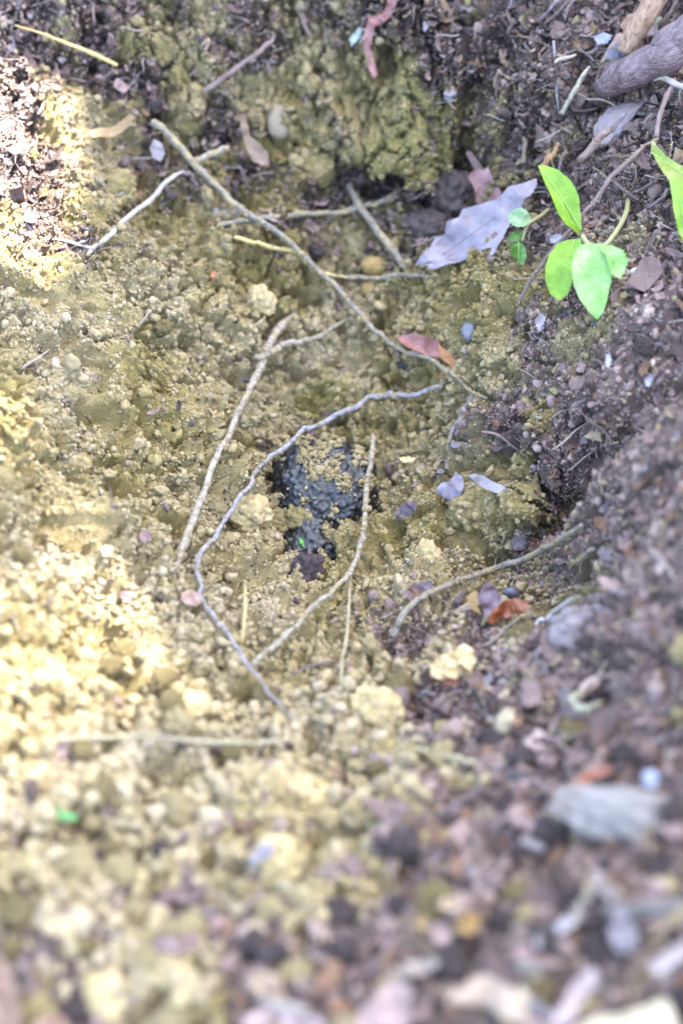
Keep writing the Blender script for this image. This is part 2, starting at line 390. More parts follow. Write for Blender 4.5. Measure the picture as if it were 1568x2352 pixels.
def blade(name, outline, m, pl=None, nrm=None, curl=0.0, cup=0.0, wave=0.0006, thick=0.0004, axis=None, h=4.0, parent=None, cuts=2, label=None, cat=None, group=None, seed=None, jag=0.0):
    """thin leaf: outline in picture points laid on a real plane (point pl, normal nrm), then bent and given thickness"""
    _seed[0] += 1; sd = _seed[0] if seed is None else seed
    oc = np.array(outline, float); ctr = oc.mean(0)
    if pl is None: pl = P(ctr[0], ctr[1], (h + (5 if ctr[1] < 420 else 3)) / 1000)
    if nrm is None: nrm = (0, -0.35, 1)
    nrm = np.array(nrm, float); nrm /= np.linalg.norm(nrm)
    W = []
    if jag:                     # toothed margin
        o2 = []
        for i in range(len(oc)):
            a = oc[i]; b = oc[(i + 1) % len(oc)]; k = max(1, int(np.linalg.norm(b - a) / (jag * 2.4)))
            nn = np.array([-(b - a)[1], (b - a)[0]]); nn = nn / (np.linalg.norm(nn) + 1e-9)
            for j in range(k):
                o2.append(a + (b - a) * j / k); o2.append(a + (b - a) * (j + 0.62) / k + nn * jag * (0.5 + random.random() * 0.8))
        oc = np.array(o2)
    for a, b in oc:
        d = ray(a, b); t = ((pl - CAM) @ nrm) / (d @ nrm); W.append(CAM + d * t)
    W = np.array(W); c = W.mean(0)
    e1 = np.cross([0, 1, 0.1], nrm); e1 /= np.linalg.norm(e1); e2 = np.cross(nrm, e1)
    if axis is not None:
        A = []
        for a, b in axis:
            d = ray(a, b); t = ((pl - CAM) @ nrm) / (d @ nrm); A.append(CAM + d * t)
        e2 = A[1] - A[0]; e2 /= np.linalg.norm(e2); e1 = np.cross(e2, nrm)
    L2 = np.stack([(W - c) @ e1, (W - c) @ e2], 1)
    size = np.abs(L2).max() + 1e-6
    bm = bmesh.new(); vs_ = [bm.verts.new((x, y, 0)) for x, y in L2]
    bm.faces.new(vs_)
    bmesh.ops.triangulate(bm, faces=bm.faces[:])
    for _ in range(cuts):
        long_e = [e for e in bm.edges if e.calc_length() > size * 0.22]
        if long_e:
            bmesh.ops.subdivide_edges(bm, edges=long_e, cuts=1); bmesh.ops.triangulate(bm, faces=bm.faces[:])
    co = np.array([v.co[:] for v in bm.verts])
    x, y = co[:, 0], co[:, 1]
    z = curl * (y / size) ** 2 * size + cup * (np.abs(x) / size) * size + cup * (x / size) ** 2 * size * 0.8
    z = z + wave * vn2(x / size * 2.6 + sd, y / size * 2.6, sd) + wave * 0.4 * vn2(x / size * 6 + sd, y / size * 6, sd + 1)
    for v, zz in zip(bm.verts, z): v.co.z = zz
    bm.verts.index_update()
    co = np.array([v.co[:] for v in bm.verts]); nv = len(co)
    ft = [tuple(v.index for v in f.verts) for f in bm.faces]
    rim = [(e.verts[0].index, e.verts[1].index) for e in bm.edges if len(e.link_faces) == 1]; bm.free()
    a3 = co[[t[0] for t in ft]]; b3 = co[[t[1] for t in ft]]; c3_ = co[[t[2] for t in ft]]
    if np.cross(b3 - a3, c3_ - a3)[:, 2].sum() < 0: ft = [t[::-1] for t in ft]
    co = np.vstack([co, co - np.array([0, 0, thick])])
    fa = ft + [tuple(k + nv for k in t[::-1]) for t in ft]
    for p_, q_ in rim:                       # the cut edge has corners of its own so that it stays crisp
        k = len(co); co = np.vstack([co, co[[p_, q_, q_ + nv, p_ + nv]]]); fa.append((k, k + 1, k + 2, k + 3))
    V = c + np.outer(co[:, 0], e1) + np.outer(co[:, 1], e2) + np.outer(co[:, 2], nrm)
    o = add(name, V, fa, m, parent, origin=None if parent else c)
    if label: tag(o, label, cat, group)
    return o, (c, e1, e2, nrm, size, curl, cup)
def ell(cx, cy, rx, ry, rot=0, n=20, pt=0.0):
    """leaf-like outline; pt sharpens both ends along ry"""
    out = []
    for i in range(n):
        a = 2 * math.pi * i / n; x = math.cos(a); y = math.sin(a); x *= (1 - pt * abs(y) ** 1.6)
        x *= rx; y *= ry; r = R(rot)
        out.append((cx + x * math.cos(r) - y * math.sin(r), cy + x * math.sin(r) + y * math.cos(r)))
    return out
def scatter(name, pos, scl, rot, idx, colr, sources, label, cat, parent=None):
    me = bpy.data.meshes.new(name); n = len(pos)
    me.vertices.add(n); me.vertices.foreach_set('co', np.asarray(pos, np.float32).ravel())
    a = me.attributes.new('scl', 'FLOAT_VECTOR', 'POINT'); a.data.foreach_set('vector', np.asarray(scl, np.float32).ravel())
    a = me.attributes.new('rot', 'FLOAT_VECTOR', 'POINT'); a.data.foreach_set('vector', np.asarray(rot, np.float32).ravel())
    a = me.attributes.new('idx', 'INT', 'POINT'); a.data.foreach_set('value', np.asarray(idx, np.int32))
    c4 = np.c_[np.asarray(colr), np.ones(n)].astype(np.float32)
    a = me.attributes.new('col', 'FLOAT_COLOR', 'POINT'); a.data.foreach_set('color', c4.ravel())
    me.update()
    o = bpy.data.objects.new(name, me); col.objects.link(o)
    if parent: o.parent = parent
    sc_col = bpy.data.collections.new(name + '_shapes')
    for i, s in enumerate(sources):
        so = bpy.data.objects.new('%s_shape_%02d' % (name, i), s); sc_col.objects.link(so)
    ng = bpy.data.node_groups.new(name + '_spread', 'GeometryNodeTree')
    ng.interface.new_socket('Geometry', in_out='INPUT', socket_type='NodeSocketGeometry')
    ng.interface.new_socket('Geometry', in_out='OUTPUT', socket_type='NodeSocketGeometry')
    N = ng.nodes; L = ng.links
    gi = N.new('NodeGroupInput'); go = N.new('NodeGroupOutput')
    ci = N.new('GeometryNodeCollectionInfo'); ci.inputs[0].default_value = sc_col; ci.inputs['Separate Children'].default_value = True; ci.inputs['Reset Children'].default_value = True
    mp = N.new('GeometryNodeMeshToPoints')
    ip = N.new('GeometryNodeInstanceOnPoints'); ip.inputs['Pick Instance'].default_value = True
    def na(nm, dt):
        x = N.new('GeometryNodeInputNamedAttribute'); x.data_type = dt; x.inputs[0].default_value = nm; return x.outputs[0]
    e2r = N.new('FunctionNodeEulerToRotation')
    L.new(na('rot', 'FLOAT_VECTOR'), e2r.inputs[0]); L.new(e2r.outputs[0], ip.inputs['Rotation'])
    L.new(na('scl', 'FLOAT_VECTOR'), ip.inputs['Scale']); L.new(na('idx', 'INT'), ip.inputs['Instance Index'])
    L.new(gi.outputs[0], mp.inputs[0]); L.new(mp.outputs[0], ip.inputs['Points']); L.new(ci.outputs[0], ip.inputs['Instance']); L.new(ip.outputs[0], go.inputs[0])
    md = o.modifiers.new('spread', 'NODES'); md.node_group = ng
    tag(o, label, cat, None, 'stuff')
    return o

# ------------------------------------------------------------------ ground: one sheet, fine round the hole, out to the horizon
def axis_coords(a, b, step, far):
    core = np.arange(a, b + 1e-9, step); out = []; s = step; x = b
    while x < far: s *= 1.28; x += s; out.append(x)
    hi = np.array(out); lo = a - (hi - b)
    return np.concatenate([lo[::-1], core, hi])
gx = axis_coords(-0.245, 0.245, 0.00105, 40.0); gy = axis_coords(-0.275, 0.335, 0.00105, 40.0)
GX, GY = np.meshgrid(gx, gy)
SX, SY, GZ = surf(GX, GY)
# overhang: the crust at the right rim and at the back juts out over the hollow
ny, nx = GX.shape
hz = humus_n(GX, GY)
tone = .4 * sstep(.0, -.1, GY) + vn2(GX * 30, GY * 30, 61) * 0.5 + vn2(GX * 110, GY * 110, 62) * 0.35
def loam(t):
    t = np.clip(t, -1, 1)[..., None]
    return np.where(t > 0, OCHRE * (1 - t) + PALE * t, OCHRE * (1 + t) + OLIVE * (-t))
mo = moss(GX, GY)[..., None]
GC = (loam(tone) * (1 - mo) + MOSS * mo) * (1 - hz[..., None]) + HUM * hz[..., None] * (1 + 0.5 * tone[..., None]) * (1 - 0.5 * sstep(.10, .17, GY) * sstep(.13, .09, GX) + .28 * sstep(.05, .10, GX) * sstep(.12, .04, GY))[..., None]  # humus darkened across the back band: shade painted into the colour
# ground darker than the crumbs, painting shade into the gaps between them
GC = GC * (np.array([.80, .79, .66]) * (1 - hz[..., None]) + np.array([.62, .57, .52]) * hz[..., None])
def warp(x, y, z):
    """crust jutting out towards the viewer over the two hollows"""
    for (a, b, rad, push, z0) in OVER:
        k = np.exp(-(((x - a[0]) ** 2 + (y - a[1]) ** 2) / rad ** 2))
        y = y - push * k * sstep(z0, z0 + 0.022, z)
    return x, y, z
OVER = [(P(1240, 1165), 0, 0.026, 0.011, 0.004), (P(1000, 370), 0, 0.045, 0.026, 0.026), (P(850, 390), 0, 0.03, 0.014, 0.028)]
WX, WY, WZ = warp(SX, SY, GZ)
me = bpy.data.meshes.new('ground')
V = np.stack([WX, WY, WZ], -1).reshape(-1, 3).astype(np.float32)
ii = (np.arange(ny - 1)[:, None] * nx + np.arange(nx - 1)[None, :]).ravel()
Q = np.stack([ii, ii + 1, ii + nx + 1, ii + nx], 1).astype(np.int32)
me.vertices.add(len(V)); me.vertices.foreach_set('co', V.ravel())
me.loops.add(Q.size); me.loops.foreach_set('vertex_index', Q.ravel())
me.polygons.add(len(Q)); me.polygons.foreach_set('loop_start', np.arange(0, Q.size, 4, dtype=np.int32)); me.polygons.foreach_set('loop_total', np.full(len(Q), 4, np.int32))
me.polygons.foreach_set('use_smooth', np.ones(len(Q), bool))
me.update(calc_edges=True); me.validate()
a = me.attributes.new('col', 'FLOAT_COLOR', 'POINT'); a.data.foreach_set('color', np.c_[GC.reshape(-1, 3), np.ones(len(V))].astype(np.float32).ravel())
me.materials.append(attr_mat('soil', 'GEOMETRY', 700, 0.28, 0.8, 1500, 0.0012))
ground = bpy.data.objects.new('ground', me); col.objects.link(ground); tag(ground, kind='structure')
ground['label'] = 'ochre loam and dark humus dug into a shallow hollow'

# ------------------------------------------------------------------ soil crumbs (nobody could count them)
crumb_m = attr_mat('crumb_soil', 'INSTANCER', 900, 0.22, 0.7, 2200, 0.0008)
crumb_src = []
for i in range(7):
    q, f = lump_verts(3 if i < 4 else 2, 30 + i, 0.34, 0.20 if i % 2 else .1, .0 if i % 2 else .85); q = q * np.array([1, 0.85 + 0.1 * (i % 3), 0.75])
    crumb_src.append(mesh_np('crumb_shape', q, f, crumb_m))
flake_src = []
for i in range(5):
    n = 9; ang = np.linspace(0, 2 * math.pi, n, endpoint=False)
    rr = 0.55 + 0.45 * RNG.random(n); el = 0.45 + 0.4 * RNG.random()
    ring = np.stack([np.cos(ang) * rr, np.sin(ang) * rr * el, 0.35 * (np.cos(ang) * rr) ** 2 + 0.12 * RNG.standard_normal(n)], 1)
    v = np.vstack([ring, [[0, 0, 0.05]], ring - [0, 0, 0.09], [[0, 0, -0.05]]]); f = []
    for j in range(n):
        k = (j + 1) % n
        f += [(j, k, n), (n + 1 + k, n + 1 + j, 2 * n + 1), (j, n + 1 + j, n + 1 + k, k)]
    flake_src.append(mesh_np('flake_shape', v, f, crumb_m, False))
fibre_src = []
for i in range(4):
    p = np.array([[-1, 0, 0], [-0.4, 0.12 * RNG.standard_normal(), 0.1], [0.3, 0.15 * RNG.standard_normal(), 0.12], [1, 0.1, 0]])
    v, f = tube(p, [0.05, 0.06, 0.045, 0.03], 12, 6, 0.2, i)
    fibre_src.append(mesh_np('fibre_shape', v, f, crumb_m))

def spread_xy(n, x0=-0.27, x1=0.27, y0=-0.30, y1=0.36):
    return RNG.uniform(x0, x1, n), RNG.uniform(y0, y1, n)
def colour(x, y, n, h, dark_bits=0.035):
    t = RNG.normal(0, 0.27, n) + vn2(x * 30, y * 30, 61) * 0.5 + .3 * sstep(.0, -.1, y) + .2 * sstep(-.06, -.13, x)
    c = loam(t); mo = moss(x, y)[:, None]; c = c * (1 - mo) + MOSS * mo
    hp = np.array([[.150, .106, .088], [.076, .053, .045], [.200, .144, .118], [.164, .116, .102], [.25, .185, .144], [.112, .080, .073]])
    hc = hp[RNG.choice(6, n, p=[.28, .24, .16, .16, .06, .10])]
    hc = hc * (1 - 0.55 * sstep(.10, .17, y) * sstep(.13, .09, x) + .4 * sstep(.05, .09, x) * sstep(.14, .06, y) * sstep(-.16, -.08, y) + 1.5 * sstep(-.150, -.172, x) * sstep(.03, .08, y))[:, None]  # back band's shade and upper-left sun patch painted into the humus colour
    c = c * (1 - 0.28 * sstep(.11, .18, y) * sstep(-.17, -.13, x))[:, None]  # loam darkened towards the back as painted shade
    is_h = RNG.random(n) < np.clip(h * 0.93 + 0.10 * np.clip(vn2(x * 55, y * 55, 66), 0, 1), dark_bits, 0.9)
    c = np.where(is_h[:, None], hc, c)
    return c * RNG.uniform(0.9, 1.1, (n, 1)), is_h
def put(x, y, up):
    x, y, z = warp(*surf(x, y, up))
    return np.stack([x, y, z], 1)
# size of the crumbs grows towards the loose heap in front
def coarse(x, y):
    return sstep(-0.02, -0.20, y)
N1 = 620000
x, y = spread_xy(N1)
hh = humus_n(x, y); cs = coarse(x, y)
clump = fbm2(x, y, 90, 2, 71)
gx_ = (H0(x + .002, y) - H0(x - .002, y)) / .004; gy_ = (H0(x, y + .002) - H0(x, y - .002)) / .004
keep = RNG.random(N1) < (0.74 + 0.55 * clump) * np.clip(np.sqrt(1 + gx_ ** 2 + gy_ ** 2), 1, 2.4) / 1.5 * (1 - 0.65 * np.clip(pits(x, y) / .005, 0, 1))
x, y, hh, cs = x[keep], y[keep], hh[keep], cs[keep]; n = len(x)
r = np.exp(RNG.normal(math.log(0.00058), 0.5, n)) * (1 + 0.7 * cs) * (1 - .15 * hh)
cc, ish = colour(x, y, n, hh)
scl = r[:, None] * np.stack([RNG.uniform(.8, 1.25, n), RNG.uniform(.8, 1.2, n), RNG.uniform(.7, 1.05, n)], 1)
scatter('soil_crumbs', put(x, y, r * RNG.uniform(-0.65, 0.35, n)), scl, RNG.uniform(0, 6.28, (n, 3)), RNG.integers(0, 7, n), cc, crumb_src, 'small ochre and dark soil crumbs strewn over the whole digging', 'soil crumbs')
# coarser loose crumbs
N2 = 10000
x, y = spread_xy(N2); hh = humus_n(x, y); cs = coarse(x, y)
keep = RNG.random(N2) < (0.22 + 0.55 * cs + 0.25 * np.clip(vn2(x * 40, y * 40, 77), 0, 1))
x, y, hh, cs = x[keep], y[keep], hh[keep], cs[keep]; n = len(x)
r = np.exp(RNG.normal(math.log(0.0018), 0.32, n)) * (1 + 0.5 * cs)
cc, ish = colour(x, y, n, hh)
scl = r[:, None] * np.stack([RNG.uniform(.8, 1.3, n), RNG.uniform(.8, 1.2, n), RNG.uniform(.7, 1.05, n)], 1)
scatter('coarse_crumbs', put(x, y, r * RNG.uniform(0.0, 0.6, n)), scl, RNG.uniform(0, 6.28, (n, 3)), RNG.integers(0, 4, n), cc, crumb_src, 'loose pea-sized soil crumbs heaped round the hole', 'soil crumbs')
# flakes of leaf and bark in the humus
N3 = 85000
x, y = spread_xy(N3); hh = humus_n(x, y)
keep = RNG.random(N3) < np.clip(hh * 0.8, 0.012, 1)
x, y = x[keep], y[keep]; n = len(x)
r = np.exp(RNG.normal(math.log(0.0018), 0.5, n)) * (1 + 0.5 * coarse(x, y))
fp = np.array([[.140, .096, .082], [.205, .140, .122], [.080, .055, .047], [.25, .182, .155], [.155, .088, .052], [.165, .142, .14], [.245, .185, .115]])
cc = fp[RNG.choice(7, n, p=[.3, .17, .26, .07, .09, .07, .04])] * RNG.uniform(.8, 1.15, (n, 1))
scatter('leaf_crumbs', put(x, y, r * 0.35), r[:, None] * np.ones((1, 3)), np.stack([RNG.normal(0, .6, n), RNG.normal(0, .6, n), RNG.uniform(0, 6.28, n)], 1), RNG.integers(0, 5, n), cc, flake_src, 'broken flakes of dead leaf and bark in the dark humus', 'leaf litter')
# hair roots and fibres
N4 = 9000
x, y = spread_xy(N4); hh = humus_n(x, y)
keep = RNG.random(N4) < np.clip(hh * 0.7, 0.06, 1)
x, y = x[keep], y[keep]; n = len(x)
r = np.exp(RNG.normal(math.log(0.0045), 0.45, n))
cc = np.array([[.17, .128, .105], [.115, .085, .07], [.225, .188, .155]])[RNG.integers(0, 3, n)]
scatter('fine_fibres', put(x, y, 0.0012), np.stack([r, r, r * 0.8], 1), np.stack([RNG.normal(0, .3, n), RNG.normal(0, .3, n), RNG.uniform(0, 6.28, n)], 1), RNG.integers(0, 4, n), cc, fibre_src, 'hair-thin dry rootlets and fibres lying in the soil', 'fibres')

#@@OBJECTS@@
# ------------------------------------------------------------------ unseen hazel added to block the sun, its leaf sheet shading the hole
bark_m = mat('blocker_bark', (.16, .12, .09), (.27, .22, .17), 0.85, 60, 0.6)
canopy_m = mat('blocker_leaf', (.045, .10, .02), (.07, .14, .03), 0.5, 30, 0.1, trans=0.2, spec=0.3)
e_a = np.cross(SUN, [0, 0, 1.0]); e_a /= np.linalg.norm(e_a); e_b = np.cross(SUN, e_a)
hub = np.array([0.0, 0.03, 0.03])
sun_blocker = empty('hazel_sun_blocker', (1.75, 1.55, 0.08)); tag(sun_blocker, 'added hazel, out of view beyond the upper right corner, blocking sun from the hole', 'sun_blocker')
tb = np.array(sun_blocker.location)
trunk_top = tb + np.array([-0.25, -0.15, 2.3])
v, f = tube([tb - [0, 0, .1], tb + [-0.05, 0, .8], tb + [-.12, -.06, 1.6], trunk_top], [.085, .065, .05, .035], 40, 14, 0.08, 3); add('trunk', v, f, bark_m, sun_blocker)
LEAF_N = 3000
# light falls through where the photograph shows sun flecks
FLECK = [(10, 260, .008), (20, 325, .017), (15, 395, .019), (35, 455, .016), (70, 510, .007), (1040, 1515, .003)]
FLW = [(P(a, b, 0.0), r) for a, b, r in FLECK]
fl_ab = [((p - hub) @ e_a, (p - hub) @ e_b, r) for p, r in FLW]
LV = []; LF = []
def leaf_into(c, nrm, size, spin):
    nrm = nrm / np.linalg.norm(nrm); a = np.cross(nrm, [0.3, 0.9, 0.1]); a /= np.linalg.norm(a); b = np.cross(nrm, a)
    a, b = a * math.cos(spin) + b * math.sin(spin), -a * math.sin(spin) + b * math.cos(spin)
    shp = [(0, -1, 0), (.62, -.62, .06), (.82, 0, .1), (.55, .6, .05), (0, 1.15, -.12), (-.55, .6, .05), (-.82, 0, .1), (-.62, -.62, .06), (0, 0, -.04)]
    k = len(LV)
    for x_, y_, z_ in shp: LV.append(c + size * (a * x_ + b * y_ + nrm * z_))
    for i in range(8): LF.append((k + i, k + (i + 1) % 8, k + 8))
done = 0; lr = random.Random(5)
while done < LEAF_N:
    A = lr.uniform(-0.62, 0.62); B = lr.uniform(-0.62, 0.62)
    if math.hypot(A, B) > 0.66: continue
    size = lr.uniform(.028, .046)
    gp = hub + e_a * A + e_b * B; gp = gp - SUN * ((gp[2] - .05) / SUN[2]); gu, gv = to_px(gp)
    open_ = max(sstep(540, 320, gu) * sstep(560, 1150, gv), sstep(1420, 1650, gv + .12 * gu) * sstep(1000, 760, gu))
    if lr.random() < open_ * sstep(2650, 2200, gv): continue
    if any(math.hypot(A - fa, B - fb) < r + size * 1.05 for fa, fb, r in fl_ab): continue
    t = lr.uniform(1.75, 2.35)
    c = hub + SUN * t + e_a * A + e_b * B
    nn = SUN * 1.0 + np.array([lr.gauss(0, .35), lr.gauss(0, .35), lr.gauss(0.2, .25)])
    leaf_into(c, nn, size, lr.uniform(0, 6.28)); done += 1
lv = np.array(LV)
fol = add('foliage', lv, LF, canopy_m, sun_blocker, smooth=False); tag(fol, kind='stuff')
LV.clear(); LF.clear()
oak = empty('oak_sun_filter', (4.3, 3.2, 0.1)); tag(oak, 'added oak crown, out of view beyond the hazel, thinning the sun over the heap', 'sun_blocker')  # unseen oak added only to filter the sun over the heap
ob = np.array(oak.location); ot = hub + SUN * 8.2 + np.array([.5, .45, -.6])
v, f = tube([ob - [0, 0, .2], ob + [.05, 0, 2.5], ob * .4 + ot * .6, ot], [.20, .16, .11, .06], 40, 16, .06, 9); add('trunk', v, f, bark_m, oak)
done = 0
while done < 3700:
    A = lr.uniform(-1, 1); B = lr.uniform(-1, 1)
    if math.hypot(A, B) > 1.0: continue
    size = lr.uniform(.026, .038)
    if any(math.hypot(A - fa, B - fb) < .075 + size for fa, fb, r in fl_ab[1:5]): continue
    leaf_into(hub + SUN * lr.uniform(7.4, 9.0) + e_a * A + e_b * B, SUN + np.array([lr.gauss(0, .4), lr.gauss(0, .4), lr.gauss(.2, .3)]), size, lr.uniform(0, 6.28)); done += 1
fol2 = add('foliage', np.array(LV), LF, canopy_m, oak, smooth=False); tag(fol2, kind='stuff')
for i in range(5):
    aa = i / 5 * 6.28; tip = hub + SUN * 8.2 + (e_a * math.cos(aa) + e_b * math.sin(aa)) * .85
    v, f = tube([ot, ot * .6 + tip * .4 + np.array([0, 0, .1]), tip], [.05, .03, .006], 16, 8, .1, 70 + i); add('branch', v, f, bark_m, oak)
cc0 = hub + SUN * 2.05
for i in range(9):
    aa = i / 9 * 6.28; tip = cc0 + (e_a * math.cos(aa) + e_b * math.sin(aa)) * 0.5 + np.array([0, 0, .02])
    md_ = (trunk_top + cc0) / 2 + np.array([0, 0, .12])
    v, f = tube([trunk_top, md_, cc0 * 0.75 + trunk_top * 0.25, cc0 * .6 + tip * .4, tip], [.016, .011, .008, .005, .002], 30, 7, 0.1, 50 + i)
    if i in (0, 3, 6, 8, 1): add('branch', v, f, bark_m, sun_blocker)

# ------------------------------------------------------------------ the truffle
truf_c = P(744, 1150) + np.array([0.0, 0.001, 0.005])
truffle = empty('truffle', truf_c)
tag(truffle, 'black warty truffle half buried at the bottom of the hole, dusted with ochre soil', 'truffle')
tm = bpy.data.materials.new('truffle_skin'); tm.use_nodes = True; t_ = tm.node_tree; N = t_.nodes; L = t_.links
b_ = N['Principled BSDF']; b_.inputs['Roughness'].default_value = 0.34; b_.inputs['Specular IOR Level'].default_value = 0.5
at_ = N.new('ShaderNodeAttribute'); at_.attribute_name = 'col'; L.new(at_.outputs['Color'], b_.inputs['Base Color'])
tc_ = N.new('ShaderNodeTexCoord'); nz_ = N.new('ShaderNodeTexNoise'); nz_.inputs['Scale'].default_value = 1400; L.new(tc_.outputs['Object'], nz_.inputs['Vector'])
bp_ = N.new('ShaderNodeBump'); bp_.inputs['Strength'].default_value = 0.5; bp_.inputs['Distance'].default_value = 0.0006; L.new(nz_.outputs[0], bp_.inputs['Height']); L.new(bp_.outputs[0], b_.inputs['Normal'])
def truffle_lobe(name, c, rad, seed, sub=6):
    v, f = ico(sub)
    n = vn3(v[:, 0] * 1.4 + seed, v[:, 1] * 1.4, v[:, 2] * 1.4, seed) * 0.10 + vn3(v[:, 0] * 3 + seed, v[:, 1] * 3, v[:, 2] * 3, seed + 1) * 0.04
    p = v * (1 + n)[:, None] * np.array(rad)
    q = p + 0.0005 * np.stack([vn3(p[:, 0] * 420, p[:, 1] * 500, p[:, 2] * 500, s) for s in (1, 2, 3)], 1)
    F1, F2, K = worley3(q, 1 / 0.0029, seed + 4)
    e = F2 - F1
    wart = np.sqrt(np.clip(e / 0.3, 0, 1))
    F1b, F2b, Kb = worley3(q, 1 / 0.0012, seed + 14)
    p = p + v * (0.0024 * wart * (0.55 + 0.8 * K) + 0.0002 * sstep(0, .4, F2b - F1b))[:, None]
    o = add(name, p + c, f, tm, truffle)
    dust = np.clip(vn3(q[:, 0] * 130, q[:, 1] * 130, q[:, 2] * 130, 9) * 0.8 + 0.25 * vn3(q[:, 0] * 700, q[:, 1] * 700, q[:, 2] * 700, 12) + 0.25, 0, 1)
    cb = np.array([.0022, .0025, .003]) * (1 - wart[:, None]) + np.array([.015, .0165, .019]) * wart[:, None] ** 3 * (0.35 + 1.3 * K[:, None])  # near-black creases and lighter wart tops paint shading into the skin colour
    cb = cb * (1 - 0.35 * (dust * wart)[:, None]) + np.array([.13, .11, .06]) * (0.45 * dust * wart * (Kb > .45))[:, None]
    a = o.data.attributes.new('col', 'FLOAT_COLOR', 'POINT'); a.data.foreach_set('color', np.c_[cb, np.ones(len(cb))].astype(np.float32).ravel())
    return p + c, v
tp, tn = truffle_lobe('skin', truf_c, (0.0275, 0.0285, 0.0235), 3)
lobe_c = P(716, 1262) + np.array([0, 0.003, 0.003])
lp_, ln_ = truffle_lobe('lobe', lobe_c, (0.0135, 0.015, 0.012), 8, 5)
# soil stuck to its skin
ux, uy = to_px(tp)
CR = [(735, 1035, 26, 1.), (700, 1050, 22, .9), (720, 1080, 26, 1.), (760, 1080, 26, 1.), (790, 1108, 24, 1.), (775, 1055, 22, .7), (805, 1140, 18, .4), (765, 1165, 12, .9), (762, 1180, 10, .8), (838, 1110, 24, .8), (850, 1180, 16, .8),
      (650, 1060, 18, .4), (690, 1105, 20, .3), (700, 1150, 14, .75), (735, 1135, 10, .3), (660, 1150, 20, .15), (810, 1190, 30, .12), (770, 1000, 30, 1.), (700, 1010, 30, .8), (830, 1050, 26, 1.), (640, 1180, 20, .8), (690, 1190, 26, 1.), (670, 1210, 24, 1.), (655, 1170, 14, .6)]
cm = np.zeros(len(tp))
for a, b, rr, s in CR: cm = np.maximum(cm, s * np.exp(-(((ux - a) ** 2 + (uy - b) ** 2) / rr ** 2) ** 2))
cm = cm + 0.25 * vn3(tp[:, 0] * 260, tp[:, 1] * 260, tp[:, 2] * 260, 5) * (cm > .08)
vis = (tn @ FWD) < 0.2
cand = np.where(vis & (RNG.random(len(tp)) < np.clip(cm * 2.0 - 0.75, 0.012, 1) * 0.9))[0]
n = len(cand); r = np.exp(RNG.normal(math.log(0.00072), 0.4, n))
pos = tp[cand] + tn[cand] * (r * RNG.uniform(0.1, 0.7, n))[:, None]
crust = scatter('soil_crust', pos - truf_c, r[:, None] * RNG.uniform(.8, 1.2, (n, 3)), RNG.uniform(0, 6.28, (n, 3)), RNG.integers(0, 7, n), loam(RNG.normal(-.05, .3, n)) * 0.98, crumb_src, 'ochre soil crumbs stuck to the truffle skin', None, truffle)

# ------------------------------------------------------------------ roots and twigs
pale_m = mat('pale_root', (.20, .155, .10), (.58, .51, .41), 0.8, 420, 1.0, c3=(.42, .355, .26), dust=OC, dustamt=0.22)
grey_m = mat('grey_root', (.15, .12, .085), (.44, .395, .33), 0.85, 420, 1.0, c3=(.31, .265, .205), dust=OC, dustamt=0.3)
blue_m = mat('lilac_root', (.18, .155, .145), (.46, .43, .45), 0.6, 380, 0.9, c3=(.33, .30, .30), dust=OC, dustamt=0.14, spec=0.4)
straw_m = mat('yellow_straw', (.55, .42, .14), (.70, .56, .24), 0.6, 200, 0.3)
strawg_m = mat('grey_straw', (.30, .26, .19), (.55, .46, .24), 0.7, 90, 0.4, dust=OC, dustamt=0.15)
brown_m = mat('brown_twig', (.20, .13, .11), (.32, .23, .20), 0.7, 180, 0.5, dust=(.40, .33, .3), dustamt=0.05)
cat_r = 'root'
g = empty('long_root', P(355, 283, 3)); tag(g, 'longest pale root, running from upper left across the hole to its right rim', cat_r)
root('root_stem', [(350,278,4),(400,325,7),(440,372,8),(490,420,8),(530,462,9),(575,495,10),(640,535,11),(700,590,11),(760,645,11),(810,705,11),(855,755,12),(905,795,13),(960,815,13),(1010,840,14),(1060,880,14),(1118,916,9)], [24, 22, 20, 18, 16, 15, 14, 15, 13], grey_m, parent=g, n=130)
root('side_stub', [(440,372,7),(470,362,6),(500,350,6),(522,340,6)], [20, 20, 22], pale_m, parent=g, n=16)
root('stub_tip', [(514,343,7),(524,338,7)], [17, 15], mat('cut_wood', (.50, .30, .16), (.62, .42, .26), 0.7, 400), parent=g, n=5, blunt=.8)
root('rootlet', [(1084,898,7),(1074,925,8),(1058,955,9),(1042,980,9),(1032,1010,9),(1029,1038,6)], [13, 12, 9], blue_m, parent=g, n=30)
root('short_root', [(190,596,5),(225,560,7),(275,515,8),(320,478,8),(350,455,8),(385,415,8),(422,394,3)], [17, 16, 15, 14], mat('bleached_root', (.36, .30, .24), (.62, .57, .50), 0.7, 260, 0.5, dust=OC, dustamt=0.08), 'short bleached root lying on the left slope below the long root', cat_r, n=50)
root('crossing_root', [(500,517,5),(560,507,7),(640,497,7),(720,491,7),(800,486,8),(860,470,7),(900,452,5),(945,422,-1)], [13, 15, 14, 15, 17, 20], grey_m, 'grey root lying level, crossed by the long root near its left end', cat_r, n=70)
root('dark_root', [(800,425,1),(830,480,9),(870,535,10),(915,595,9),(950,640,1)], [20, 24, 24, 22, 16], grey_m, 'stout grey-brown root with a pale split, left of the lilac leaf', cat_r, n=45)
g = empty('yellow_root', P(540, 545, 3)); tag(g, 'thin root, bright yellow on the left half, passing under the long root', cat_r)
root('root_stem', [(538,543,6),(600,560,6),(660,574,6),(700,600,4),(740,628,4),(800,638,5)], [14, 14, 13, 12], straw_m, parent=g, n=50)
root('root_tail', [(795,637,5),(870,640,6),(940,632,6),(1000,636,5),(1050,640,-1)], [12, 13, 13, 12], grey_m, parent=g, n=40)
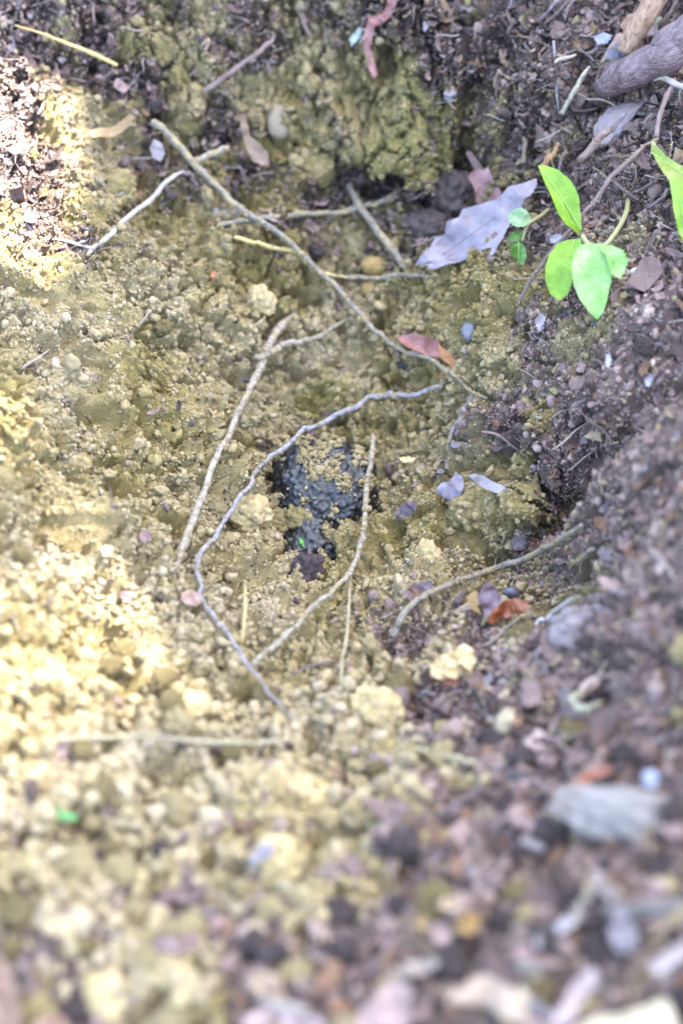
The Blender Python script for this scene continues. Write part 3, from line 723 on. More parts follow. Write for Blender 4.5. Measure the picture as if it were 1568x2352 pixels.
g = empty('forked_root', P(405, 1300, 2)); tag(g, 'thick straight pale root with a forked upper end, left of the truffle', cat_r)
root('root_stem', [(400,1308,-1),(430,1232,7),(470,1130,12),(505,1035,14),(545,950,14),(575,890,13),(603,835,11),(615,800,7),(645,750,3),(680,708,-3)], [28, 22, 18, 20, 22, 27, 26], pale_m, parent=g, n=90)
root('side_branch', [(584,819,11),(605,818,12),(632,805,12),(665,786,11),(700,782,9),(735,772,6),(790,735,0)], [17, 22, 20, 17, 15, 15], pale_m, parent=g, n=50)
root('wavy_root', [(1022,878,7),(990,893,10),(960,905,11),(925,908,11),(890,907,10),(850,912,12),(800,940,15),(740,970,19),(690,993,21),(640,1035,20),(592,1075,18),(572,1115,16),(530,1175,14),(490,1240,11),(462,1272,9),(452,1310,9),(464,1370,8),(500,1430,8),(545,1490,9),(590,1555,9),(640,1620,8),(694,1674,1)], [12, 14, 16, 18, 16, 15, 15, 14, 16, 16, 14, 13, 12, 12, 10], blue_m, 'long thin lilac-grey root looping round the left of the truffle', cat_r, n=170, wob=0.0008)
root('bent_root', [(857,1000,17),(852,1050,17),(842,1100,16),(838,1160,14),(836,1215,13),(826,1265,12),(800,1320,12),(752,1368,12),(700,1415,12),(660,1455,11),(620,1490,10),(580,1525,7),(540,1532,-1)], [13, 17, 16, 18, 15, 17, 16, 15, 17, 16, 14], pale_m, 'pale banded root hanging over the right edge of the truffle, bent to lower left', cat_r, n=110)
root('thin_root', [(806,1315,7),(801,1390,7),(793,1470,6),(782,1560,4),(776,1590,-1)], [11, 10, 10, 8], mat('dusty_root', (.40, .32, .17), (.50, .42, .27), 0.85, 300, 0.5, dust=OC, dustamt=0.2), 'faint dusty upright root below the bend of the banded root', cat_r, n=40)
root('buried_root', [(900,1462,-1),(918,1425,6),(945,1390,8),(985,1362,8),(1030,1345,8),(1080,1325,8),(1140,1305,9),(1190,1290,12),(1240,1265,18),(1290,1235,24),(1335,1205,26)], [24, 22, 19, 17, 20, 20, 19, 22, 25], grey_m, 'stout dusty root rising from the hole floor to the right rim, above the amber leaf', cat_r, n=90)
root('pale_twig', [(1205,1448,5),(1240,1425,9),(1275,1403,14),(1330,1370,22)], [13, 15, 12], mat('white_twig', (.58, .50, .42), (.78, .72, .68), 0.5, 200), 'short whitish twig beside the amber leaf under the right bank', 'twig', n=24)
root('grey_rootlet', [(1318,1292,10),(1340,1278,16),(1362,1258,22)], [12, 12, 10], blue_m, 'tiny bluish rootlet in front of the black gap in the right bank', cat_r, n=14)
root('lying_straw', [(95,1700,5),(200,1696,9),(300,1690,10),(400,1697,10),(500,1705,9),(570,1708,9),(640,1700,9),(705,1706,1)], [12, 13, 14, 14, 15, 12], strawg_m, 'thin straw lying level across the lower left heap', 'straw', n=70, kink=.0002, wob=.0001)
root('broken_straw', [(915,1708,2),(960,1722,6),(1030,1738,7),(1090,1752,7),(1145,1758,3)], [13, 17, 16, 12], strawg_m, 'short pale straw right of the yellow clay lump', 'straw', n=40)
root('upright_straw', [(563,1340,12),(564,1375,9),(561,1420,6),(556,1465,3),(550,1495,-1)], [10, 11, 10, 10], mat('short_straw', (.50, .38, .15), (.62, .48, .22), 0.7, 160), 'short yellow straw standing between the lilac root and the banded root', 'straw', n=30, kink=.0001, wob=0)
root('yellow_needle', [(35,58,4),(100,78,7),(160,102,8),(215,124,8),(270,150,6)], [5, 8, 11, 14, 11], straw_m, 'yellow grass straw in the top left corner', 'straw', n=40, kink=.0001, wob=0, knob=.03)
root('slanting_twig', [(468,212,2),(530,166,8),(590,124,10),(628,92,6)], [15, 15, 13, 18], brown_m, 'brown twig slanting up near the top edge, left of the pink leaf strip', 'twig', n=36)
root('dry_stem', [(1160,178,6),(1220,158,9),(1270,143,9),(1322,126,4)], [11, 14, 15, 13], mat('tan_stem', (.42, .34, .25), (.55, .46, .36), 0.7, 160), 'dry tan stem lying level left of the thick bark stick', 'twig', n=30)
root('pale_stalk', [(1288,262,5),(1318,210,10),(1352,152,9)], [15, 16, 14], mat('cream_stalk', (.26, .22, .14), (.56, .52, .38), 0.7, 420, c3=(.42, .38, .26)), 'pale cream stalk standing aslant below the dry tan stem', 'twig', n=24)
root('thin_white_stalk', [(1270,95,5),(1272,150,9),(1278,200,9),(1284,262,4)], [9, 9, 8], mat('grey_stalk', (.20, .17, .165), (.36, .32, .31), 0.7, 300), 'thin grey stalk meeting the cream stalk at its foot', 'twig', n=24)
root('reddish_twig', [(1188,702,3),(1225,630,12),(1270,570,16),(1340,490,17),(1400,410,16),(1460,355,15),(1510,318,12)], [10, 11, 12, 14, 15, 15], brown_m, 'long thin reddish stem passing behind the green seedling', 'twig', n=50)
root('upright_twig', [(1505,315,12),(1515,260,14),(1530,215,14),(1548,180,10)], [16, 15, 17], brown_m, 'short brown twig at the right edge below the bark stick', 'twig', n=26)
root('knobbed_twig', [(1480,180,12),(1510,178,15),(1545,190,14),(1600,215,10)], [18, 18, 20], mat('ash_twig', (.35, .30, .24), (.5, .44, .38), 0.8, 160), 'ash-coloured twig leaving the right edge under the bark stick', 'twig', n=26)
root('rim_twig', [(1310,1045,4),(1360,1032,6),(1420,1015,3)], [9, 10, 8], mat('pinkish_twig', (.40, .28, .22), (.52, .38, .31), 0.7, 160), 'faint pinkish twig lying on the right humus bank', 'twig', n=24)
# thick bark-covered stick in the upper right corner
stick_m = mat('purple_bark', (.055, .03, .03), (.27, .18, .19), 0.42, 420, 1.0, bscale=900, c3=(.16, .095, .095), spec=0.5, stretch=((5, 1, 1), (0, R(-12), R(30))), contrast=.2)
g = empty('bark_stick', P(1568, 100, 20)); tag(g, 'thick purplish bark stick reaching in at the upper right corner', 'stick')
root('stem', [(1385,190,9),(1420,178,14),(1480,150,18),(1540,105,20),(1640,35,22)], [44, 74, 82, 92, 106], stick_m, parent=g, n=30, knob=0.03, seg=22, blunt=1.0, kink=.0012)
root('broken_end', [(1378,196,8),(1392,188,10)], [40, 58], mat('rotten_wood', (.05, .03, .025), (.22, .13, .1), .9, 300, 1.0), parent=g, n=4, knob=.3, seg=14, blunt=.7, kink=0)
root('side_shoot', [(1440,120,12),(1455,80,17),(1480,40,19),(1520,-30,20)], [52, 50, 52, 55], mat('tan_bark', (.18, .09, .045), (.56, .38, .26), 0.7, 380, 1.0, stretch=((5, 1, 1), (0, R(-12), R(66))), contrast=.2), parent=g, n=8, knob=0.02, seg=12, kink=.0, blunt=1.0)
lump('flaked_bark', 1420, 130, 62, 120, mat('peeling_bark', (.40, .26, .21), (.56, .39, .33), 0.8, 90, 0.9), sub=5, seed=44, rough=.3, crumb=.1, tilt=-40, thick=.5, parent=g, facet=.8)
lump('bark_piece', 1412, 285, 62, 150, mat('lilac_bark', (.26, .22, .24), (.44, .41, .48), 0.6, 90, 1.0, c3=(.35, .27, .24)), 'weathered lilac-grey bark piece below the thick bark stick', 'bark', sub=5, seed=45, rough=.3, crumb=.12, tilt=-42, thick=.45, facet=.8)
root('wood_sliver', [(1330,370,6),(1360,335,10),(1400,300,13)], [22, 26, 20], mat('pink_wood', (.24, .14, .10), (.52, .37, .29), 0.75, 420, 1.0, stretch=((4, 1, 1), (0, 0, R(45)))), 'pinkish wood sliver beside the weathered lilac bark piece', 'wood chip', n=8, knob=0.05)
root('orange_sliver', [(1240,388,6),(1260,362,10),(1282,332,9)], [10, 18, 12], mat('orange_wood', (.45, .20, .08), (.58, .30, .14), 0.6, 160), 'small orange sliver just above the seedling\'s tall leaf', 'wood chip', n=16)

# ------------------------------------------------------------------ leaves
def midrib(parent, info, y0, y1, m, r=0.0005, name='midrib', off=0.0006):
    c, e1, e2, nrm, size, curl, cup = info
    ys = np.linspace(y0, y1, 7) * size
    pts = [c + e2 * yy + nrm * (curl * (yy / size) ** 2 * size + off) for yy in ys]
    r = r * .55; v, f = tube(pts, [r, r * 0.9, r * 0.4], 14, 6, 0.05, 1); return add(name, v, f, m, parent)
lilac_m = mat('lilac_leaf', (.25, .21, .235), (.38, .34, .375), 0.6, 160, 0.5, c3=(.32, .275, .31), spec=0.35, dust=(.16, .12, .115), dustamt=0.12)
g = empty('lilac_leaf', P(1090, 510, 8)); tag(g, 'large toothed lilac-grey dead leaf left of the green seedling', 'leaf')
o, info = blade('leaf_blade', [(952,612),(968,590),(990,572),(1000,548),(1022,540),(1030,512),(1055,500),(1062,482),(1090,474),(1120,462),(1150,452),(1170,430),(1200,425),(1232,408),(1234,425),(1222,450),(1205,462),(1196,490),(1178,508),(1165,530),(1160,555),(1148,572),(1138,596),(1128,592),(1132,575),(1110,578),(1085,590),(1060,600),(1030,608),(1005,622),(990,624),(985,612)], lilac_m, pl=P(1090, 520, 17 / 1000), nrm=(-.30, -0.62, 1), axis=[(955, 612), (1232, 412)], cup=0.2, wave=.0045, parent=g, cuts=3, jag=2)
midrib(g, info, -.9, .9, mat('rib_dark', (.22, .17, .2)), .0004)
red_m = mat('maroon_leaf', (.26, .13, .12), (.38, .22, .21), 0.6, 120, 0.3, spec=0.4)
blade('maroon_leaf', [(1072,408),(1080,396),(1098,386),(1108,392),(1120,384),(1130,412),(1145,435),(1148,452),(1120,462),(1092,470),(1090,445),(1084,425)], red_m, nrm=(0.1, -0.8, 1), h=12, cup=.2, wave=.0015, label='small maroon leaf tucked behind the large lilac leaf', cat='leaf')
blade('maroon_strip', [(1068,350),(1080,346),(1100,372),(1118,398),(1106,402),(1088,388)], mat('maroon_strip', (.2, .12, .11), (.3, .2, .18)), nrm=(0.1, -0.8, 1), h=10, label='narrow brown leaf strip above the maroon leaf', cat='leaf')
pink_m = mat('pink_strip', (.22, .08, .065), (.40, .19, .165), 0.6, 120, 0.4, spec=0.4)
g = empty('curled_strip', P(850, 60, 8)); tag(g, 'curled pink-red leaf strip hanging down from the top edge', 'leaf')
blade('leaf_fold', [(888,-12),(908,-10),(907,10),(898,36),(880,52),(858,62),(845,52),(842,42),(858,36),(878,30),(888,10)], pink_m, nrm=(0.2, -0.9, 1), h=11, wave=.0025, parent=g, cup=.3)
blade('leaf_fold', [(846,52),(864,60),(858,84),(852,112),(858,142),(868,172),(860,182),(848,160),(838,128),(836,96),(840,72)], pink_m, nrm=(-0.3, -0.8, 1), h=11, wave=.0025, parent=g, cup=.4, curl=.15)
blade('brown_leaf', [(965,-25),(998,-20),(1018,-5),(1036,22),(1042,48),(1022,52),(1000,38),(980,15)], mat('umber_leaf', (.22, .13, .08), (.36, .22, .14), .7, 140), nrm=(0, -0.8, 1), h=8, label='brown leaf cut off by the top edge, right of the pink strip', cat='leaf')
g = empty('brown_husk', P(580, 340, 5)); tag(g, 'narrow curled brown husk left of the beige stone', 'husk')
blade('husk_blade', [(548,268),(560,262),(566,285),(572,312),(592,330),(610,352),(612,378),(598,384),(580,372),(566,345),(556,318),(548,295)], mat('husk', (.22, .14, .09), (.36, .25, .17), .7, 160, c3=(.28, .19, .13)), nrm=(.3, -0.8, 1), h=10, cup=.5, wave=.002, parent=g)
midrib(g, (P(580, 330, .012), np.array([1, 0, 0]), np.array([.38, -.6, -.66]), np.array([0, -.6, .8]), 0.012, 0, 0), -1, 1, mat('husk_rib', (.18, .11, .08)), .0005)
blade('ochre_husk', [(205,318),(235,300),(265,290),(300,272),(312,284),(300,300),(268,312),(240,318),(215,328)], mat('ochre_husk', (.34, .22, .10), (.45, .32, .17)), h=6, cup=.35, label='ochre-brown curled leaf left of the long root\'s upper end', cat='leaf')
blade('grey_leaf_scrap', [(355,318),(372,330),(380,352),(368,372),(352,362),(345,338)], mat('grey_scrap', (.22, .18, .18), (.34, .30, .31)), h=7, nrm=(.5, -.6, 1), label='small grey leaf scrap beside the long root\'s upper end', cat='leaf')
g = empty('rust_leaf', P(980, 800, 10)); tag(g, 'rust-red curled leaf lying against the long root near the rim', 'leaf')
rust_m = mat('rust_leaf', (.24, .075, .05), (.44, .20, .17), 0.5, 130, 0.4, spec=0.5)
blade('leaf_blade', [(912,762),(920,772),(945,766),(978,772),(1005,786),(1018,806),(1008,824),(985,818),(955,806),(928,796),(914,782)], rust_m, nrm=(0.1, -0.7, 1), h=15, cup=.45, wave=.0022, parent=g, axis=[(912, 770), (1015, 815)])
blade('leaf_tip', [(1006,790),(1030,810),(1048,832),(1052,850),(1040,846),(1022,830),(1010,822)], mat('amber_edge', (.36, .15, .05), (.46, .24, .1), .5), nrm=(0.4, -0.6, 1), h=9, parent=g)
blade('leaf_foot', [(1012,846),(1030,842),(1034,862),(1020,878),(1010,866)], mat('amber_edge', (.36, .15, .05)), nrm=(0.2, -0.8, 1), h=4, parent=g)
blade('slate_leaf', [(1000,1122),(1012,1108),(1030,1104),(1048,1086),(1062,1094),(1066,1118),(1058,1138),(1046,1158),(1036,1162),(1022,1144),(1004,1138)], mat('slate_leaf', (.26, .22, .25), (.38, .34, .39), .6, 160), nrm=(-0.25, -0.9, 1), h=9, wave=.0018, jag=2.5, label='small slate-grey leaf scrap right of the truffle', cat='leaf')
g = empty('grey_bark_strip', P(1120, 1110, 8)); tag(g, 'lilac-grey bark strip lying on the rim of the dark side hollow', 'bark')
blade('strip_blade', [(1070,1092),(1085,1088),(1110,1092),(1135,1108),(1172,1122),(1178,1136),(1165,1142),(1135,1132),(1112,1122),(1086,1106)], mat('bark_strip', (.33, .30, .31), (.48, .45, .47), .7, 150), nrm=(0.1, -0.7, 1), h=9, wave=.0016, cup=.2, parent=g, thick=.0014)
blade('bark_edge', [(1160,1126),(1176,1124),(1180,1136),(1166,1141)], mat('bark_end', (.22, .18, .2)), nrm=(.3, -.7, 1), h=10.5, parent=g, thick=.001, cuts=0)
g = empty('amber_leaf', P(1145, 1385, 5)); tag(g, 'curled amber and maroon leaf holding a dark seed, under the stout dusty root', 'leaf')
amber_m = mat('amber_leaf', (.30, .075, .025), (.48, .16, .05), 0.4, 120, .3, trans=.15, spec=.5)
blade('amber_blade', [(1115,1418),(1130,1394),(1152,1379),(1183,1372),(1213,1377),(1208,1399),(1176,1413),(1145,1423),(1125,1428)], amber_m, nrm=(0, -1.0, 1), h=14, cup=.35, wave=.002, parent=g, jag=2.5)
blade('maroon_blade', [(1095,1369),(1110,1343),(1127,1335),(1144,1357),(1152,1379),(1139,1406),(1125,1428),(1110,1408),(1100,1391)], mat('maroon_blade', (.13, .06, .06), (.30, .19, .21), .45, 150, spec=.5), nrm=(-.4, -1.0, 1), h=18, wave=.0016, parent=g, jag=2.5)
blade('tan_blade', [(1073,1369),(1091,1357),(1103,1367),(1095,1394),(1105,1411),(1086,1404),(1073,1389)], mat('tan_blade', (.38, .22, .07), (.52, .34, .14), .5, 150), nrm=(-.6, -0.8, 1), h=15, parent=g)
lump('dark_seed', 1164, 1357, 40, 26, mat('seed_coat', (.07, .065, .08), (.13, .12, .16), .4, 300, spec=.5), 'dark bluish seed resting in the amber leaf', 'seed', sub=3, seed=4, rough=.05, crumb=.02, lift=.019)
chip_m = mat('cream_chip', (.66, .42, .15), (.95, .78, .44), 0.6, 160, .5)
for i, (ol, nr, lb) in enumerate([
  ([(1012,1508),(1040,1498),(1052,1508),(1046,1528),(1024,1530)], (0, -.5, 1), 'flat cream wood chip, middle one of the sunlit chips below the hole'),
  ([(1046,1500),(1066,1484),(1082,1492),(1086,1518),(1078,1536),(1056,1520)], (.3, -.6, 1), 'cream wood chip standing at the right end of the sunlit chips'),
  ([(990,1532),(1004,1514),(1016,1530),(1016,1556),(994,1552)], (-.3, -.7, 1), 'cream wood chip at the left end of the sunlit chips'),
  ([(1022,1540),(1040,1532),(1054,1540),(1048,1556),(1026,1554)], (.1, -.8, 1), 'smallest cream chip, lowest of the sunlit chips')]):
    mx_ = sum(q_[0] for q_ in ol) / len(ol); my_ = sum(q_[1] for q_ in ol) / len(ol)
    ch, _i = blade('wood_chip', [(mx_ + (a_ - mx_) * 1.3, my_ + (b_ - my_) * 1.3) for a_, b_ in ol], chip_m, nrm=nr, h=11, wave=.0015, thick=.001, label=lb, cat='wood chip', cuts=1, jag=2.5)
    ch.data.polygons.foreach_set('use_smooth', [False] * len(ch.data.polygons))
blade('red_bark_scrap', [(1014,1560),(1050,1556),(1054,1568),(1030,1576),(1012,1570)], mat('red_bark', (.26, .09, .04), (.38, .16, .09)), h=4, nrm=(0, -.9, 1), label='red-brown bark scrap directly under the sunlit cream chips', cat='bark')
blade('rust_scrap', [(1308,1800),(1330,1782),(1362,1766),(1398,1756),(1402,1772),(1380,1786),(1345,1802),(1320,1812)], mat('rust_scrap', (.30, .10, .05), (.44, .19, .12), .5), h=8, nrm=(0, -.5, 1), cup=.3, label='rust-brown leaf scrap above the flat grey stone', cat='leaf')
blade('blue_chip', [(1476,1772),(1500,1766),(1512,1784),(1508,1808),(1486,1812),(1472,1794)], mat('blue_chip', (.27, .28, .34), (.38, .40, .47), .4, spec=.5), h=9, nrm=(-.1, -.6, 1), label='pale blue shiny chip at the right, above the flat grey stone', cat='chip')
# foreground leaves
def lf(name, ol, c1, c2, nr, h, label, **k):
    return blade(name, ol, mat('m_' + name + str(len(MATS)), c1, c2, .65, 90, .3, trans=k.pop('trans', 0.0)), nrm=nr, h=h, label=label, cat='leaf', wave=k.pop('wave', .003), cup=k.pop('cup', .15), jag=k.pop('jag', 3.0), **k)
lf('pinkish_leaf', [(815,2360),(822,2325),(850,2290),(890,2262),(938,2252),(948,2275),(940,2310),(948,2345),(930,2375),(870,2385)], (.34,.23,.19), (.50,.34,.30), (-.1,-.9,1), 12, 'pinkish-brown dead leaf at the bottom edge, left of the tan leaf')
lf('tan_leaf', [(1005,2272),(1040,2262),(1072,2238),(1110,2232),(1155,2245),(1185,2265),(1190,2305),(1200,2330),(1170,2336),(1130,2318),(1085,2310),(1050,2290)], (.42,.30,.20), (.56,.42,.32), (.1,-.9,1), 16, 'crumpled tan leaf at the bottom, left of the standing seed pod', cup=.35)
lf('pink_leaf', [(1262,2372),(1275,2330),(1300,2290),(1325,2248),(1352,2212),(1362,2222),(1352,2262),(1330,2305),(1305,2345),(1285,2380)], (.40,.29,.26), (.54,.42,.38), (.4,-.9,1), 18, 'narrow pink dead leaf blade right of the standing seed pod', cup=.3)
lf('cream_leaf', [(1300,2372),(1340,2345),(1400,2332),(1440,2318),(1480,2308),(1520,2285),(1540,2310),(1548,2345),(1570,2390),(1400,2400)], (.50,.41,.25), (.64,.55,.36), (0,-.7,1), 18, 'large cream dead leaf at the bottom right corner')
lf('brown_corner_leaf', [(-30,2190),(10,2200),(30,2235),(45,2290),(50,2340),(60,2400),(-40,2400)], (.20,.12,.08), (.33,.21,.15), (.3,-.8,1), 12, 'dark brown leaf at the lower left corner')
lf('russet_leaf', [(70,2352),(100,2330),(150,2335),(160,2365),(120,2390),(60,2390)], (.30,.17,.10), (.42,.26,.18), (0,-.8,1), 9, 'russet leaf end at the bottom edge near the left corner')
lf('rosy_leaf', [(560,2330),(620,2312),(690,2318),(740,2335),(760,2370),(640,2395),(560,2380)], (.36,.25,.22), (.50,.37,.34), (0,-.8,1), 9, 'dusty rose leaf at the bottom edge left of centre')
lf('umber_scrap', [(870,2262),(900,2228),(945,2205),(990,2190),(1005,2202),(975,2230),(930,2250),(890,2275)], (.30,.24,.18), (.44,.36,.28), (.2,-.8,1), 10, 'long grey-tan leaf scrap just above the pinkish-brown leaf', cup=.3)
lf('orange_scrap', [(1040,2112),(1058,2092),(1085,2088),(1105,2105),(1100,2132),(1072,2145),(1048,2135)], (.36,.20,.06), (.50,.32,.12), (.2,-.8,1), 12, 'orange-brown leaf scrap below the middle of the humus slope')
lf('peach_scrap', [(1000,2070),(1025,2058),(1055,2066),(1062,2082),(1035,2092),(1008,2086)], (.56,.38,.22), (.70,.52,.34), (0,-.7,1), 12, 'small peach-coloured chip touching the orange-brown scrap')
lf('amber_scrap', [(945,2115),(965,2102),(985,2112),(982,2140),(960,2150),(944,2136)], (.36,.24,.10), (.48,.34,.18), (-.2,-.7,1), 9, 'small amber leaf scrap left of the orange-brown scrap')
lf('rose_scrap', [(980,2130),(1010,2112),(1035,2130),(1040,2160),(1010,2172),(985,2160)], (.40,.27,.22), (.54,.39,.34), (.1,-.7,1), 9, 'rosy leaf scrap between the amber and orange scraps')
lf('grey_stick_leaf', [(1215,2160),(1250,2128),(1300,2105),(1318,2112),(1300,2135),(1260,2158),(1228,2172)], (.36,.32,.30), (.48,.44,.44), (.2,-.7,1), 11, 'lilac-grey leaf strip right of the orange-brown scrap')
lf('angled_strip', [(1345,1990),(1372,1995),(1400,2030),(1435,2075),(1468,2088),(1462,2104),(1425,2098),(1385,2060),(1352,2015)], (.36,.27,.22), (.48,.38,.33), (.2,-.7,1), 14, 'brown bent strip below the flat grey stone')
lf('beige_strip', [(1378,2000),(1352,2040),(1322,2085),(1310,2120),(1322,2126),(1345,2092),(1372,2050),(1392,2015)], (.44,.36,.25), (.55,.47,.36), (-.2,-.7,1), 12, 'beige strip leaning left from the brown bent strip')
lf('right_edge_leaf', [(1488,2212),(1520,2190),(1560,2160),(1590,2150),(1590,2185),(1550,2210),(1510,2236),(1485,2232)], (.46,.36,.32), (.60,.50,.46), (.1,-.8,1), 14, 'pinkish leaf at the right edge above the cream leaf')
lf('olive_edge_strip', [(1470,2150),(1510,2120),(1560,2085),(1590,2070),(1590,2092),(1550,2120),(1505,2150),(1478,2165)], (.30,.23,.12), (.42,.33,.2), (.1,-.8,1), 14, 'olive-brown strip at the right edge, above the pinkish leaf')
lf('dark_side_leaf', [(1395,2120),(1420,2080),(1450,2100),(1462,2150),(1450,2190),(1415,2185),(1395,2155)], (.22,.19,.19), (.32,.28,.29), (.2,-.8,1), 11, 'grey-brown rounded leaf right of the lilac-grey strip')
lf('pink_scrap_left', [(408,2150),(440,2138),(460,2150),(455,2170),(425,2180),(405,2170)], (.42,.24,.20), (.54,.36,.32), (0,-.7,1), 8, 'pinkish scrap in the dark patch at lower left')
lf('lilac_scrap', [(565,1980),(590,1948),(615,1932),(632,1942),(622,1968),(598,1978),(575,1994)], (.28,.24,.24), (.40,.35,.36), (.1,-.6,1), 10, 'pale lilac scrap on the yellow heap at lower centre')
lf('pink_speck_left', [(272,1362),(292,1356),(308,1364),(304,1380),(284,1384)], (.34,.17,.15), (.46,.28,.27), (0,-.6,1), 5, 'small crimson-pink leaf scrap on the left slope beside the forked root\'s foot', wave=.001)
lf('salmon_scrap', [(415,1362),(436,1354),(460,1362),(466,1384),(450,1394),(425,1388),(416,1376)], (.44,.27,.19), (.56,.38,.29), (0,-.6,1), 5, 'salmon leaf scrap tucked behind the lilac root\'s lower bend', wave=.001)
lf('orange_speck', [(484,624),(496,618),(502,632),(494,642),(482,638)], (.38,.14,.05), (.48,.22,.1), (0,-.6,1), 5, 'tiny orange leaf scrap on the slope under the yellow root', wave=.0006)
lf('maroon_speck', [(320,1222),(345,1216),(352,1236),(335,1250),(318,1240)], (.28,.16,.13), (.36,.23,.2), (0,-.6,1), 4, 'small maroon scrap on the slope left of the forked root', wave=.0008)
lf('yellow_chip', [(912,1052),(935,1046),(956,1052),(950,1062),(925,1064)], (.60,.46,.2), (.76,.62,.34), (0,-.6,1), 6, 'small straw-yellow chip right of the truffle near the banded root\'s top', wave=.0005)
lf('truffle_chip', [(872,1216),(885,1212),(894,1220),(888,1226),(874,1224)], (.45,.32,.12), (.55,.42,.2), (0,-.6,1), 8, 'tiny tan chip just right of the banded root', wave=.0005)
lf('dark_maroon_scrap', [(905,1175),(935,1150),(958,1152),(955,1178),(930,1190),(908,1192)], (.12,.09,.10), (.2,.16,.18), (-.1,-.7,1), 5, 'dark maroon leaf scrap between the banded root and the slate scrap', wave=.0015)  # small leaf scrap, dark maroon
lf('umber_edge_scrap', [(1168,1238),(1192,1220),(1212,1232),(1205,1262),(1180,1268)], (.12,.09,.09), (.2,.155,.15), (-.1,-.7,1), 8, 'dark leaf scrap inside the side hollow under the right rim', wave=.0015)
lf('plum_scrap', [(925,1365),(945,1340),(985,1330),(996,1345),(980,1372),(945,1385)], (.18,.12,.12), (.28,.2,.2), (-.1,-.7,1), 6, 'plum-brown scrap left of the amber leaf, above the stout root', wave=.0015)
lf('cream_flake', [(1388,815),(1398,808),(1404,828),(1400,848),(1390,842)], (.42,.41,.47), (.54,.52,.6), (.2,-.6,1), 7, 'pale bluish flake on the right bank below the seedling', wave=.0006)
lf('pale_flake_top', [(1258,545),(1285,535),(1300,548),(1290,558),(1262,560)], (.46,.42,.46), (.6,.57,.62), (.2,-.6,1), 12, 'white flake left of the seedling\'s stem', wave=.0006)
lf('grey_blue_scrap', [(1380,128),(1420,92),(1465,80),(1475,100),(1440,125),(1400,140)], (.30,.30,.34), (.42,.42,.48), (.2,-.7,1), 9, 'bluish-grey leaf above the dry tan stem, near the bark stick', wave=.0015)
lf('pink_top_chip', [(1418,62),(1440,32),(1462,28),(1455,50),(1432,72)], (.48,.28,.2), (.6,.4,.3), (.2,-.7,1), 10, 'pink-orange chip at the top right, left of the bark stick\'s shoot', wave=.0006)
lf('white_top_chip', [(1470,68),(1495,50),(1512,58),(1502,82),(1480,86)], (.48,.38,.35), (.6,.5,.46), (.2,-.7,1), 12, 'pale pink chip beside the bark stick\'s shoot', wave=.0006)
lf('bluish_top_flake', [(1360,86),(1385,72),(1405,82),(1395,100),(1368,104)], (.32,.33,.43), (.42,.44,.54), (.2,-.7,1), 7, 'bluish flake above the dry tan stem', wave=.0006)
lf('blue_speck', [(1478,872),(1492,860),(1500,874),(1490,890),(1480,888)], (.42,.42,.56), (.56,.56,.68), (.2,-.6,1), 8, 'small bluish flake near the right edge of the humus bank', wave=.0005)
lf('lichen_flake', [(800,90),(822,62),(838,60),(832,85),(815,100),(806,112)], (.38,.45,.40), (.52,.6,.55), (0,-.7,1), 6, 'grey-green lichen flake left of the pink leaf strip', wave=.002)
lf('hatched_scrap', [(1225,735),(1240,718),(1252,728),(1250,755),(1235,765)], (.46,.36,.35), (.6,.5,.5), (.2,-.6,1), 7, 'pinkish flake below the seedling on the pale rim', wave=.001)

# ------------------------------------------------------------------ green plants
def gmat(nm, a, b): return mat(nm, tuple(k * .8 for k in a), tuple(k * 1.08 for k in b), 0.42, 130, 0.5, trans=0.35, spec=0.45, c3=a, dust=tuple(k * .6 for k in a), dustamt=-.06)
lime_m = gmat('lime_leaf', (.30, .56, .035), (.40, .68, .06)); mint_m = gmat('mint_leaf', (.36, .66, .16), (.50, .80, .30)); dgreen_m = gmat('deep_leaf', (.14, .34, .05), (.22, .44, .09))
stem_m = mat('green_stem', (.36, .34, .13), (.48, .44, .22), 0.5, 200, trans=0.1); rib_m = mat('leaf_rib', (.36, .60, .10), (.42, .66, .16), .4)
g = empty('seedling', P(1440, 460, 2)); tag(g, 'bright green seedling with four leaves on the right bank', 'seedling')
def gleaf(ol, m, h, nr, ax, cup=.25, curl=-.1, jag=0.0, pr=None, rr=(-.85, .8)):
    o, info = blade('leaf', ol, m, nrm=nr, h=h, axis=ax, cup=cup, curl=curl, wave=.001, thick=.0003, parent=pr or g, cuts=3, jag=jag)
    rb_o = midrib(pr or g, info, rr[0], rr[1], rib_m, .00045, off=.0001)
    rb_o.parent = o
    return o
gleaf([(1241,376),(1256,378),(1280,392),(1302,418),(1322,455),(1332,490),(1338,520),(1336,536),(1322,532),(1296,520),(1276,496),(1262,460),(1250,420)], lime_m, 34, (.5, -.5, 1), [(1338, 535), (1242, 378)])
gleaf([(1330,545),(1334,560),(1330,590),(1318,625),(1312,660),(1302,678),(1280,688),(1262,675),(1254,650),(1254,620),(1262,588),(1280,562),(1308,548)], lime_m, 34, (-.35, -.45, 1), [(1328, 548), (1278, 686)])
gleaf([(1345,558),(1380,560),(1398,580),(1404,612),(1400,650),(1392,690),(1384,718),(1372,732),(1352,718),(1330,690),(1314,655),(1310,618),(1318,582),(1330,564)], mint_m, 38, (0.0, -.55, 1), [(1345, 560), (1370, 730)])
gleaf([(1375,562),(1400,562),(1425,578),(1438,602),(1436,625),(1424,640),(1408,640),(1398,630),(1390,600)], mint_m, 33, (.45, -.4, 1), [(1375, 565), (1425, 638)], jag=3)
pts = [P(1442, 455, -.003), P(1436, 490, .012), P(1415, 530, .024), P(1385, 565, .033), P(1352, 562, .037), P(1335, 540, .036)]
v, f = tube(pts, [.0011, .0012, .0012, .0012, .0013, .0011], 40, 8, .06, 2); add('stem', v, f, stem_m, g)
g = empty('small_seedling', P(1240, 490, 1)); tag(g, 'tiny round-leaved seedling between the lilac leaf and the green seedling', 'seedling')
